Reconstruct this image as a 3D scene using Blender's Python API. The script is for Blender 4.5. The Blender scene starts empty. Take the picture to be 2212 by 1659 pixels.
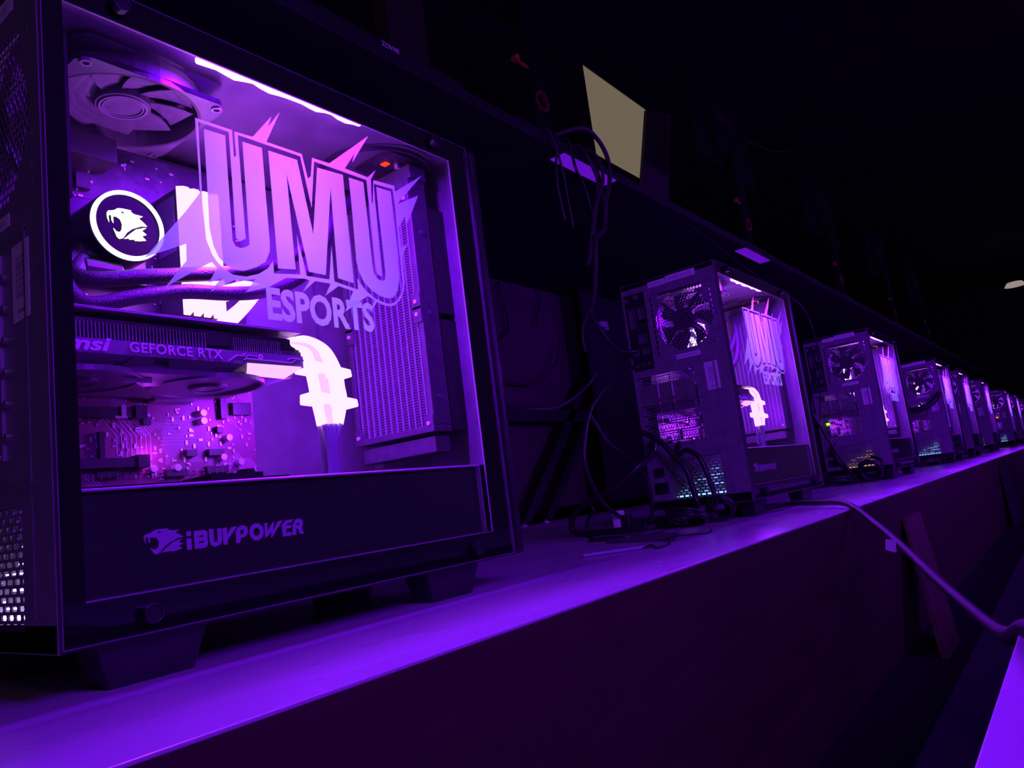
import bpy, math, random
from mathutils import Vector, Matrix

random.seed(7)
S = bpy.context.scene
COL = S.collection
PI = math.pi

# ------------------------------------------------------------------ camera
cd = bpy.data.cameras.new('camera')
cam = bpy.data.objects.new('camera', cd)
COL.objects.link(cam)
right = Vector((0.6046325, -0.78649112, -0.12590177))
up = Vector((-0.04432636, -0.19104833, 0.98057927))
fwd = Vector((0.79527021, 0.58730933, 0.15037632))
mw = Matrix((right, up, -fwd)).transposed().to_4x4()
mw.translation = Vector((-0.21194, -0.49208, 0.08363))
cam.matrix_world = mw
cd.sensor_width = 36.0
cd.lens = 1636.12 / 2212 * 36.0
cd.clip_start = 0.02
S.camera = cam

# ------------------------------------------------------------------ world, exposure
S.view_settings.view_transform = 'Standard'
S.view_settings.look = 'None'
S.view_settings.gamma = 1.0
S.view_settings.use_curve_mapping = False
S.view_settings.exposure = 0.0
W = bpy.data.worlds.new('dark_room')
S.world = W
W.use_nodes = True
bg = W.node_tree.nodes['Background']
bg.inputs[0].default_value = (0.42, 0.11, 1.0, 1)
bg.inputs[1].default_value = 0.085

VIOLET = (0.195, 0.0008, 1.0)
PINKISH = (0.48, 0.06, 1.0)


def area_lamp(name, loc, target, sx, sy, power, color, parent=None):
    ld = bpy.data.lights.new(name, 'AREA')
    ld.shape = 'RECTANGLE'
    ld.size, ld.size_y = sx, sy
    ld.energy = power
    ld.color = color
    o = bpy.data.objects.new(name, ld)
    COL.objects.link(o)
    o.location = loc
    d = Vector(target) - Vector(loc)
    o.rotation_euler = d.to_track_quat('-Z', 'Y').to_euler()
    if parent:
        o.parent = parent
    return o


def point_lamp(name, loc, radius, power, color, parent=None):
    ld = bpy.data.lights.new(name, 'POINT')
    ld.shadow_soft_size = radius
    ld.energy = power
    ld.color = color
    o = bpy.data.objects.new(name, ld)
    COL.objects.link(o)
    o.location = loc
    if parent:
        o.parent = parent
    return o


# glow of the towers that stand on the opposite bench, and the dim warm house light
for _x, _p in ((0.08, 9.5), (1.75, 8.0), (2.9, 8.0), (5.4, 8.0)):
    area_lamp('opposite_row_glow', (_x, -0.86, 0.55), (_x + 0.35, 0.0, 0.15), 0.30, 0.34, _p, VIOLET)
area_lamp('house_light', (-2.0, -2.5, 2.6), (1.5, 1.0, 0.3), 1.5, 0.5, 2.5, (1.0, 0.62, 0.36))

# ------------------------------------------------------------------ materials


def mat(name, color, rough=0.5, metal=0.0, spec=0.5, emit=None, strength=0.0):
    m = bpy.data.materials.new(name)
    m.use_nodes = True
    b = m.node_tree.nodes['Principled BSDF']
    b.inputs['Base Color'].default_value = (*color, 1)
    b.inputs['Roughness'].default_value = rough
    b.inputs['Metallic'].default_value = metal
    b.inputs['Specular IOR Level'].default_value = spec
    if emit:
        b.inputs['Emission Color'].default_value = (*emit, 1)
        b.inputs['Emission Strength'].default_value = strength
    return m


def noise_mix(m, c1, c2, scale=20, stretch=(1, 1, 1), rough=None, bump=0.0, detail=4, lo=0.35, hi=0.65):
    nt = m.node_tree
    b = nt.nodes['Principled BSDF']
    tc = nt.nodes.new('ShaderNodeTexCoord')
    mp = nt.nodes.new('ShaderNodeMapping')
    mp.inputs['Scale'].default_value = stretch
    nz = nt.nodes.new('ShaderNodeTexNoise')
    nz.inputs['Scale'].default_value = scale
    nz.inputs['Detail'].default_value = detail
    nt.links.new(tc.outputs['Object'], mp.inputs['Vector'])
    nt.links.new(mp.outputs['Vector'], nz.inputs['Vector'])
    cr = nt.nodes.new('ShaderNodeValToRGB')
    cr.color_ramp.elements[0].position = lo
    cr.color_ramp.elements[0].color = (*c1, 1)
    cr.color_ramp.elements[1].position = hi
    cr.color_ramp.elements[1].color = (*c2, 1)
    nt.links.new(nz.outputs['Fac'], cr.inputs['Fac'])
    nt.links.new(cr.outputs['Color'], b.inputs['Base Color'])
    if rough:
        mr = nt.nodes.new('ShaderNodeMapRange')
        mr.inputs['From Min'].default_value = lo
        mr.inputs['From Max'].default_value = hi
        mr.inputs['To Min'].default_value = rough[0]
        mr.inputs['To Max'].default_value = rough[1]
        nt.links.new(nz.outputs['Fac'], mr.inputs['Value'])
        nt.links.new(mr.outputs['Result'], b.inputs['Roughness'])
    if bump:
        bp = nt.nodes.new('ShaderNodeBump')
        bp.inputs['Strength'].default_value = bump
        bp.inputs['Distance'].default_value = 0.002
        nt.links.new(nz.outputs['Fac'], bp.inputs['Height'])
        nt.links.new(bp.outputs['Normal'], b.inputs['Normal'])
    return m


def glow(name, color, strength):
    m = bpy.data.materials.new(name)
    m.use_nodes = True
    nt = m.node_tree
    nt.nodes.remove(nt.nodes['Principled BSDF'])
    e = nt.nodes.new('ShaderNodeEmission')
    e.inputs['Color'].default_value = (*color, 1)
    e.inputs['Strength'].default_value = strength
    nt.links.new(e.outputs[0], nt.nodes['Material Output'].inputs[0])
    return m


MT = {}
MT['steel'] = noise_mix(mat('black_painted_steel', (.03, .03, .033), .42), (.024, .024, .026), (.036, .036, .04), 60, rough=(.38, .5), bump=.05)
MT['plastic'] = noise_mix(mat('black_plastic', (.012, .012, .013), .35), (.010, .010, .011), (.015, .015, .016), 90, bump=.05)
MT['shroud'] = noise_mix(mat('shroud_black', (.016, .016, .017), .28), (.014, .014, .015), (.019, .019, .02), 40)
MT['inner'] = noise_mix(mat('interior_steel', (.13, .13, .14), .4), (.115, .115, .12), (.15, .15, .16), 30, rough=(.33, .45))
MT['grey'] = noise_mix(mat('dark_grey_plastic', (.11, .11, .12), .4), (.1, .1, .11), (.13, .13, .14), 50)
MT['fin'] = noise_mix(mat('fin_aluminium', (.3, .3, .32), .35, .4), (.26, .26, .28), (.34, .34, .36), 60)
MT['rad'] = noise_mix(mat('radiator_black', (.07, .07, .075), .4), (.06, .06, .065), (.085, .085, .09), 120, bump=.1)
MT['radline'] = mat('radiator_channel', (.25, .25, .27), .35)
MT['silver'] = noise_mix(mat('brushed_silver', (.6, .6, .6), .3, .8), (.55, .55, .55), (.65, .65, .65), 40)
MT['brass'] = noise_mix(mat('warm_metal', (.6, .45, .25), .35, .8), (.55, .4, .22), (.65, .5, .3), 40)
MT['bright'] = mat('pale_armor', (.75, .75, .78), .3)
MT['armor'] = noise_mix(mat('gunmetal_armor', (.16, .16, .17), .35), (.14, .14, .15), (.18, .18, .19), 30)
MT['print'] = mat('pale_print', (.55, .55, .57), .5)
MT['softprint'] = mat('soft_print', (.42, .30, .5), .5)
MT['label'] = noise_mix(mat('paper_label', (.85, .83, .82), .6), (.82, .8, .79), (.88, .86, .85), 60)
MT['edgeband'] = noise_mix(mat('dark_edge_band', (.03, .013, .013), .5, spec=.3), (.026, .011, .011), (.035, .015, .015), 9)
MT['ink'] = mat('label_ink', (.42, .38, .42), .6)
MT['rubber'] = noise_mix(mat('black_rubber', (.016, .016, .016), .5), (.013, .013, .013), (.02, .02, .02), 80)
MT['cable'] = noise_mix(mat('cable_jacket', (.022, .022, .022), .32), (.018, .018, .018), (.028, .028, .028), 80)
MT['greycable'] = noise_mix(mat('grey_cable', (.045, .042, .04), .45), (.038, .035, .033), (.052, .048, .045), 80)
MT['sleeve'] = noise_mix(mat('braided_sleeve', (.03, .03, .033), .38), (.012, .012, .013), (.035, .035, .038), 900, bump=.6, lo=.4, hi=.6)
MT['braid'] = noise_mix(mat('grey_braid', (.12, .11, .11), .45), (.006, .0055, .0055), (.03, .027, .027), 700, bump=.5, lo=.4, hi=.6)
MT['tin'] = mat('solder_tin', (.7, .68, .7), .3, .6)
MT['chip'] = noise_mix(mat('chip_black', (.025, .025, .027), .4), (.02, .02, .022), (.03, .03, .033), 90)
MT['ramlabel'] = mat('memory_label', (.45, .35, .6), .5)
MT['film'] = None
MT['led'] = glow('led_strip_glow', (.62, .13, 1.0), 16.0)
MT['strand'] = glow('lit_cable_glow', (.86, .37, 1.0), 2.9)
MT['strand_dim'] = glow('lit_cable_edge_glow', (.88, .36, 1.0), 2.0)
MT['ramglow'] = glow('memory_light_glow', (.92, .37, 1.0), 2.9)
MT['ring'] = glow('pump_ring_glow', (.86, .80, 1.0), 2.2)
MT['emblemglow'] = glow('pump_emblem_glow', (.90, .92, 1.0), 3.0)
MT['red'] = glow('red_led_glow', (1.0, .06, .02), 1.2)
MT['green'] = glow('green_led_glow', (.5, 1.0, .03), 6.0)
MT['orange'] = glow('orange_led_glow', (1.0, .12, .03), 2.0)
MT['psu_white'] = glow('psu_white_glow', (.62, .40, 1.0), 3.5)
MT['psu_cyan'] = glow('psu_cyan_glow', (.22, .55, 1.0), 1.7)
MT['psu_yellow'] = glow('psu_yellow_glow', (1.0, .72, .12), .6)
MT['psu_dim'] = glow('psu_dim_glow', (.35, .5, .35), .5)
MT['screen'] = glow('pale_screen_glow', (.155, .122, .085), 1.0)
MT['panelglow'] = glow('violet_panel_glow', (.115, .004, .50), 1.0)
MT['dimwarm'] = glow('dim_lamp_glow', (.32, .25, .24), 1.0)


def pane_glass():
    m = bpy.data.materials.new('tempered_glass')
    m.use_nodes = True
    nt = m.node_tree
    nt.nodes.remove(nt.nodes['Principled BSDF'])
    tr = nt.nodes.new('ShaderNodeBsdfTransparent')
    tr.inputs[0].default_value = (.93, .92, .94, 1)
    gl = nt.nodes.new('ShaderNodeBsdfGlossy')
    gl.inputs['Roughness'].default_value = .02
    fr = nt.nodes.new('ShaderNodeFresnel')
    fr.inputs['IOR'].default_value = 1.45
    mx = nt.nodes.new('ShaderNodeMixShader')
    geo = nt.nodes.new('ShaderNodeNewGeometry')
    inv = nt.nodes.new('ShaderNodeMath')
    inv.operation = 'SUBTRACT'
    inv.inputs[0].default_value = 1.0
    nt.links.new(geo.outputs['Backfacing'], inv.inputs[1])
    mul = nt.nodes.new('ShaderNodeMath')
    mul.operation = 'MULTIPLY'
    nt.links.new(fr.outputs[0], mul.inputs[0])
    nt.links.new(inv.outputs[0], mul.inputs[1])
    nt.links.new(mul.outputs[0], mx.inputs[0])
    nt.links.new(tr.outputs[0], mx.inputs[1])
    nt.links.new(gl.outputs[0], mx.inputs[2])
    nt.links.new(mx.outputs[0], nt.nodes['Material Output'].inputs[0])
    return m


def film_mat():
    # translucent vinyl: diffuses the light from behind and lets some through
    m = bpy.data.materials.new('frosted_vinyl')
    m.use_nodes = True
    nt = m.node_tree
    nt.nodes.remove(nt.nodes['Principled BSDF'])
    tl = nt.nodes.new('ShaderNodeBsdfTranslucent')
    tl.inputs[0].default_value = (.58, .95, .85, 1)
    df = nt.nodes.new('ShaderNodeBsdfDiffuse')
    df.inputs[0].default_value = (.7, .7, .7, 1)
    m1 = nt.nodes.new('ShaderNodeMixShader')
    m1.inputs[0].default_value = .15
    nt.links.new(tl.outputs[0], m1.inputs[1])
    nt.links.new(df.outputs[0], m1.inputs[2])
    tr = nt.nodes.new('ShaderNodeBsdfTransparent')
    m2 = nt.nodes.new('ShaderNodeMixShader')
    m2.inputs[0].default_value = .62
    nt.links.new(tr.outputs[0], m2.inputs[1])
    nt.links.new(m1.outputs[0], m2.inputs[2])
    nt.links.new(m2.outputs[0], nt.nodes['Material Output'].inputs[0])
    return m


MT['glass'] = pane_glass()
MT['film'] = film_mat()


def pcb_mat():
    m = mat('printed_board', (.2, .1, .15), .38)
    nt = m.node_tree
    b = nt.nodes['Principled BSDF']
    tc = nt.nodes.new('ShaderNodeTexCoord')
    mp = nt.nodes.new('ShaderNodeMapping')
    mp.inputs['Rotation'].default_value = (0, math.radians(38), 0)
    nt.links.new(tc.outputs['Object'], mp.inputs['Vector'])
    wv = nt.nodes.new('ShaderNodeTexWave')
    wv.wave_type = 'BANDS'
    wv.bands_direction = 'X'
    wv.inputs['Scale'].default_value = 130
    wv.inputs['Distortion'].default_value = 1.2
    wv.inputs['Detail'].default_value = 1
    wv.inputs['Detail Scale'].default_value = .25
    nt.links.new(mp.outputs['Vector'], wv.inputs['Vector'])
    vo = nt.nodes.new('ShaderNodeTexVoronoi')
    vo.distance = 'MANHATTAN'
    vo.inputs['Scale'].default_value = 46
    nt.links.new(tc.outputs['Object'], vo.inputs['Vector'])
    cr = nt.nodes.new('ShaderNodeValToRGB')
    cr.color_ramp.elements[0].position = .55
    cr.color_ramp.elements[0].color = (.20, .06, .14, 1)
    cr.color_ramp.elements[1].position = .62
    cr.color_ramp.elements[1].color = (.36, .20, .34, 1)
    nt.links.new(wv.outputs['Fac'], cr.inputs['Fac'])
    mx = nt.nodes.new('ShaderNodeMix')
    mx.data_type = 'RGBA'
    sep = nt.nodes.new('ShaderNodeSeparateColor')
    nt.links.new(vo.outputs['Color'], sep.inputs[0])
    cr2 = nt.nodes.new('ShaderNodeValToRGB')
    cr2.color_ramp.interpolation = 'CONSTANT'
    cr2.color_ramp.elements[0].color = (0, 0, 0, 1)
    cr2.color_ramp.elements[1].position = .62
    cr2.color_ramp.elements[1].color = (1, 1, 1, 1)
    nt.links.new(sep.outputs[0], cr2.inputs['Fac'])
    nt.links.new(cr2.outputs['Color'], mx.inputs[0])
    mx.inputs[6].default_value = (.20, .05, .12, 1)
    nt.links.new(cr.outputs['Color'], mx.inputs[7])
    nt.links.new(mx.outputs[2], b.inputs['Base Color'])
    return m


MT['pcb'] = pcb_mat()
MT['pcbtop'] = noise_mix(mat('upper_board', (.035, .03, .035), .4), (.024, .021, .026), (.06, .042, .06), 90, lo=.45, hi=.6)
MT['table'] = noise_mix(mat('bench_laminate', (.5, .4, .52), .3), (.45, .33, .48), (.51, .38, .54), 4, (1, 2.5, 1), rough=(.22, .34), detail=5, lo=.25, hi=.75)
MT['front'] = noise_mix(mat('bench_front_board', (.05, .019, .02), .55, spec=.3), (.045, .017, .018), (.058, .023, .024), 6, (1, 1, 6), detail=6)
MT['floor'] = noise_mix(mat('dark_carpet', (.014, .014, .012), .9, spec=.1), (.009, .009, .008), (.02, .02, .018), 260, bump=.6)
MT['wall'] = noise_mix(mat('dark_wall_paint', (.03, .03, .03), .8), (.026, .026, .026), (.036, .036, .035), 4)
MT['deskwood'] = noise_mix(mat('desk_black_laminate', (.012, .012, .013), .6, spec=.3), (.010, .010, .011), (.014, .014, .015), 9)
MT['brownboard'] = noise_mix(mat('brown_board', (.075, .062, .058), .7, spec=.2), (.065, .053, .05), (.085, .07, .066), 5, (1, 1, 5), detail=5)
MT['wood'] = noise_mix(mat('brown_wood_strip', (.09, .045, .025), .6), (.07, .033, .018), (.11, .058, .032), 12, (6, 6, 1), detail=6)
MT['cloth'] = noise_mix(mat('black_cloth', (.012, .012, .012), .95), (.009, .009, .009), (.016, .016, .016), 200, bump=.3)
MT['redplastic'] = noise_mix(mat('red_plastic', (.16, .02, .02), .5), (.14, .016, .016), (.18, .024, .024), 40)
MT['orangeplastic'] = noise_mix(mat('orange_tip', (.4, .15, .03), .5), (.36, .13, .025), (.44, .17, .035), 40)
MT['tag'] = noise_mix(mat('white_tag', (.75, .75, .75), .6), (.7, .7, .7), (.8, .8, .8), 80)

MT['rear'] = noise_mix(mat('grey_painted_steel', (.22, .22, .23), .45), (.20, .20, .21), (.24, .24, .25), 60, rough=(.38, .5))
MT['border'] = mat('black_ceramic_border', (.006, .006, .006), .65, spec=.08)
MT['lip'] = mat('lit_edge', (.28, .28, .29), .3)  # lighter grey puts the light caught by the rims into their colour
MT['edgehighlight'] = mat('pale_edge_highlight', (.6, .6, .62), .25)  # highlight of the shroud edge, put into the colour
MT['panelframe'] = noise_mix(mat('dim_brown_board', (.05, .035, .03), .7), (.042, .03, .026), (.058, .042, .036), 5)

MT['dullmetal'] = noise_mix(mat('dull_supply_metal', (.3, .3, .31), .5), (.18, .18, .19), (.42, .42, .43), 55, lo=.4, hi=.6)

# ------------------------------------------------------------------ mesh helpers


class MB:
    def __init__(s):
        s.v, s.f = [], []

    def add(s, vs, fs):
        n = len(s.v)
        s.v += [tuple(p) for p in vs]
        s.f += [tuple(i + n for i in f) for f in fs]
        return s

    def box(s, x0, x1, y0, y1, z0, z1):
        return s.add([(x0, y0, z0), (x1, y0, z0), (x1, y1, z0), (x0, y1, z0), (x0, y0, z1), (x1, y0, z1), (x1, y1, z1), (x0, y1, z1)],
                     [(0, 3, 2, 1), (4, 5, 6, 7), (0, 1, 5, 4), (1, 2, 6, 5), (2, 3, 7, 6), (3, 0, 4, 7)])

    def cbox(s, cx, cy, cz, dx, dy, dz):
        return s.box(cx - dx / 2, cx + dx / 2, cy - dy / 2, cy + dy / 2, cz - dz / 2, cz + dz / 2)

    def prism(s, pts, axis, a, b):
        """extrude a 2-D polygon along an axis from a to b; the other two axes keep x,y,z order"""
        def P(u, v, w):
            return {'x': (w, u, v), 'y': (u, w, v), 'z': (u, v, w)}[axis]
        n = len(pts)
        vs = [P(u, v, a) for u, v in pts] + [P(u, v, b) for u, v in pts]
        fs = [tuple(range(n)), tuple(range(2 * n - 1, n - 1, -1))]
        fs += [(i, i + n, (i + 1) % n + n, (i + 1) % n) for i in range(n)]
        return s.add(vs, fs)

    def cyl(s, c, r, h, axis='z', n=20, r2=None):
        r2 = r if r2 is None else r2
        pts0 = [(math.cos(2 * PI * i / n), math.sin(2 * PI * i / n)) for i in range(n)]
        def P(u, v, w):
            return {'x': (c[0] + w, c[1] + u, c[2] + v), 'y': (c[0] + u, c[1] + w, c[2] + v), 'z': (c[0] + u, c[1] + v, c[2] + w)}[axis]
        vs = [P(r * u, r * v, 0) for u, v in pts0] + [P(r2 * u, r2 * v, h) for u, v in pts0]
        fs = [tuple(range(n)), tuple(range(2 * n - 1, n - 1, -1))]
        fs += [(i, i + n, (i + 1) % n + n, (i + 1) % n) for i in range(n)]
        return s.add(vs, fs)

    def ring(s, c, ro, ri, h, axis='z', n=32):
        def P(u, v, w):
            return {'x': (c[0] + w, c[1] + u, c[2] + v), 'y': (c[0] + u, c[1] + w, c[2] + v), 'z': (c[0] + u, c[1] + v, c[2] + w)}[axis]
        vs = []
        for i in range(n):
            a = 2 * PI * i / n
            cu, su = math.cos(a), math.sin(a)
            vs += [P(ro * cu, ro * su, 0), P(ri * cu, ri * su, 0), P(ri * cu, ri * su, h), P(ro * cu, ro * su, h)]
        fs = []
        for i in range(n):
            j = (i + 1) % n
            for k in range(4):
                l = (k + 1) % 4
                fs.append((4 * i + k, 4 * i + l, 4 * j + l, 4 * j + k))
        return s.add(vs, fs)

    def tube(s, path, r, n=10, taper=None):
        pts = [Vector(p) for p in path]
        m = len(pts)
        up0 = Vector((0.13, 0.21, 0.97))
        vs = []
        for i, p in enumerate(pts):
            t = (pts[min(i + 1, m - 1)] - pts[max(i - 1, 0)]).normalized()
            a = t.cross(up0)
            if a.length < 1e-3:
                a = t.cross(Vector((1, 0, 0)))
            a.normalize()
            b = t.cross(a)
            rr = r if taper is None else r * taper[i]
            for k in range(n):
                th = 2 * PI * k / n
                vs.append(p + a * rr * math.cos(th) + b * rr * math.sin(th))
        fs = []
        for i in range(m - 1):
            for k in range(n):
                l = (k + 1) % n
                fs.append((i * n + k, i * n + l, (i + 1) * n + l, (i + 1) * n + k))
        fs.append(tuple(range(n - 1, -1, -1)))
        fs.append(tuple((m - 1) * n + k for k in range(n)))
        return s.add(vs, fs)

    def sheet(s, axis, w0, w1, u0, u1, v0, v1, holes):
        """slab with rectangular holes (axis = thickness axis)"""
        us = sorted(set([u0, u1] + [h[0] for h in holes] + [h[1] for h in holes]))
        vs_ = sorted(set([v0, v1] + [h[2] for h in holes] + [h[3] for h in holes]))
        for i in range(len(us) - 1):
            for j in range(len(vs_) - 1):
                cu, cv = (us[i] + us[i + 1]) / 2, (vs_[j] + vs_[j + 1]) / 2
                if any(h[0] < cu < h[1] and h[2] < cv < h[3] for h in holes):
                    continue
                a, b, c, d = us[i], us[i + 1], vs_[j], vs_[j + 1]
                if axis == 'x':
                    s.box(w0, w1, a, b, c, d)
                elif axis == 'y':
                    s.box(a, b, w0, w1, c, d)
                else:
                    s.box(a, b, c, d, w0, w1)
        return s

    def holed_cell(s, axis, w0, w1, cell, hole):
        """a cell polygon with a hole polygon of the same vertex count, given thickness"""
        def P(u, v, w):
            return {'x': (w, u, v), 'y': (u, w, v), 'z': (u, v, w)}[axis]
        n = len(cell)
        vs = [P(u, v, w0) for u, v in cell] + [P(u, v, w0) for u, v in hole] + [P(u, v, w1) for u, v in hole] + [P(u, v, w1) for u, v in cell]
        fs = []
        for i in range(n):
            j = (i + 1) % n
            fs += [(i, j, n + j, n + i), (n + i, n + j, 2 * n + j, 2 * n + i), (2 * n + i, 2 * n + j, 3 * n + j, 3 * n + i)]
        return s.add(vs, fs)

    def hexgrid(s, axis, w0, w1, u0, u1, v0, v1, pitch, hole_r, inside):
        R = pitch / math.sqrt(3)
        row = 0
        v = v0 + R
        while v < v1 - R * .4:
            u = u0 + pitch / 2 + (pitch / 2 if row % 2 else 0)
            while u < u1 - pitch * .4:
                cell = [(u + R * math.cos(PI / 6 + k * PI / 3), v + R * math.sin(PI / 6 + k * PI / 3)) for k in range(6)]
                if inside(u, v):
                    hole = [(u + hole_r * math.cos(PI / 6 + k * PI / 3), v + hole_r * math.sin(PI / 6 + k * PI / 3)) for k in range(6)]
                    s.holed_cell(axis, w0, w1, cell, hole)
                else:
                    s.prism(cell, axis, w0, w1)
                u += pitch
            v += R * 1.5
            row += 1
        return s

    def slotgrid(s, axis, w0, w1, u0, u1, v0, v1, pu, pv, fu, fv):
        row = 0
        v = v0
        while v + pv <= v1 + 1e-6:
            u = u0 - (pu / 2 if row % 2 else 0)
            while u < u1 - 1e-6:
                a, b = max(u, u0), min(u + pu, u1)
                if b - a > pu * .4:
                    cu, cv = (a + b) / 2, v + pv / 2
                    hu, hv = (b - a) * fu / 2, pv * fv / 2
                    c = hv * .5
                    cell = [(a, v), ((a + b) / 2, v), (b, v), (b, v + pv), ((a + b) / 2, v + pv), (a, v + pv)]
                    hole = [(cu - hu + c, cv - hv), (cu + hu - c, cv - hv), (cu + hu, cv), (cu + hu - c, cv + hv), (cu - hu + c, cv + hv), (cu - hu, cv)]
                    s.holed_cell(axis, w0, w1, cell, hole)
                u += pu
            v += pv
            row += 1
        return s

    def mesh(s, name, material, smooth=False):
        me = bpy.data.meshes.new(name)
        me.from_pydata(s.v, [], s.f)
        me.update()
        if material:
            me.materials.append(material)
        if smooth:
            for p in me.polygons:
                p.use_smooth = True
        return me


def link(name, me, parent=None):
    o = bpy.data.objects.new(name, me)
    COL.objects.link(o)
    if parent:
        o.parent = parent
    return o


def part(name, mb, material, parent=None, smooth=False, bevel=0.0):
    o = link(name, mb.mesh(name, material, smooth), parent)
    if bevel:
        b = o.modifiers.new('bevel', 'BEVEL')
        b.width = bevel
        b.segments = 2
        b.limit_method = 'ANGLE'
    return o


def tag(o, label, cat, group=None):
    o['label'] = label
    o['category'] = cat
    if group:
        o['group'] = group
    return o


def structure(o):
    o['kind'] = 'structure'
    return o


def empty(name, loc=(0, 0, 0)):
    o = bpy.data.objects.new(name, None)
    o.empty_display_size = .05
    COL.objects.link(o)
    o.location = loc
    return o


def smooth_path(pts, per=8):
    P = [Vector(p) for p in pts]
    out = []
    for i in range(len(P) - 1):
        p0, p1, p2, p3 = P[max(i - 1, 0)], P[i], P[i + 1], P[min(i + 2, len(P) - 1)]
        for k in range(per):
            t = k / per
            out.append(0.5 * ((2 * p1) + (-p0 + p2) * t + (2 * p0 - 5 * p1 + 4 * p2 - p3) * t * t + (-p0 + 3 * p1 - 3 * p2 + p3) * t ** 3))
    out.append(P[-1])
    return out


def curve_mesh(cu):
    o = bpy.data.objects.new('tmp', cu)
    COL.objects.link(o)
    dg = bpy.context.evaluated_depsgraph_get()
    dg.update()
    me = bpy.data.meshes.new_from_object(o.evaluated_get(dg))
    bpy.data.objects.remove(o)
    bpy.data.curves.remove(cu)
    return me


def flat_shape(name, loops, fn, material, thick):
    """filled outlines (even-odd holes) with a real thickness; fn maps (u, v, w) to space"""
    cu = bpy.data.curves.new(name, 'CURVE')
    cu.dimensions = '2D'
    cu.fill_mode = 'BOTH'
    cu.extrude = thick / 2
    for lp in loops:
        sp = cu.splines.new('POLY')
        sp.points.add(len(lp) - 1)
        for p, (u, v) in zip(sp.points, lp):
            p.co = (u * 10, v * 10, 0, 1)
        sp.use_cyclic_u = True
    me = curve_mesh(cu)
    for v in me.vertices:
        v.co = fn(v.co.x / 10, v.co.y / 10, v.co.z)
    me.name = name
    me.materials.clear()
    me.materials.append(material)
    return me


def text_shape(name, body, size, fn, material, thick=.0004, bold=.0, shear=0.0, sx=1.0, spacing=1.0, width=None):
    cu = bpy.data.curves.new(name, 'FONT')
    cu.body = body
    cu.size = 1.0
    cu.offset = bold
    cu.shear = shear
    cu.space_character = spacing
    cu.extrude = .01
    cu.resolution_u = 3
    me = curve_mesh(cu)
    xs = [v.co.x for v in me.vertices]
    ys = [v.co.y for v in me.vertices]
    x0, x1, y0, y1 = min(xs), max(xs), min(ys), max(ys)
    k = size / (y1 - y0)
    kx = (width / (x1 - x0)) if width else k * sx
    for v in me.vertices:
        v.co = fn((v.co.x - x0) * kx, (v.co.y - y0) * k, v.co.z / .01 * thick / 2)
    me.name = name
    me.materials.clear()
    me.materials.append(material)
    return me


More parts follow.
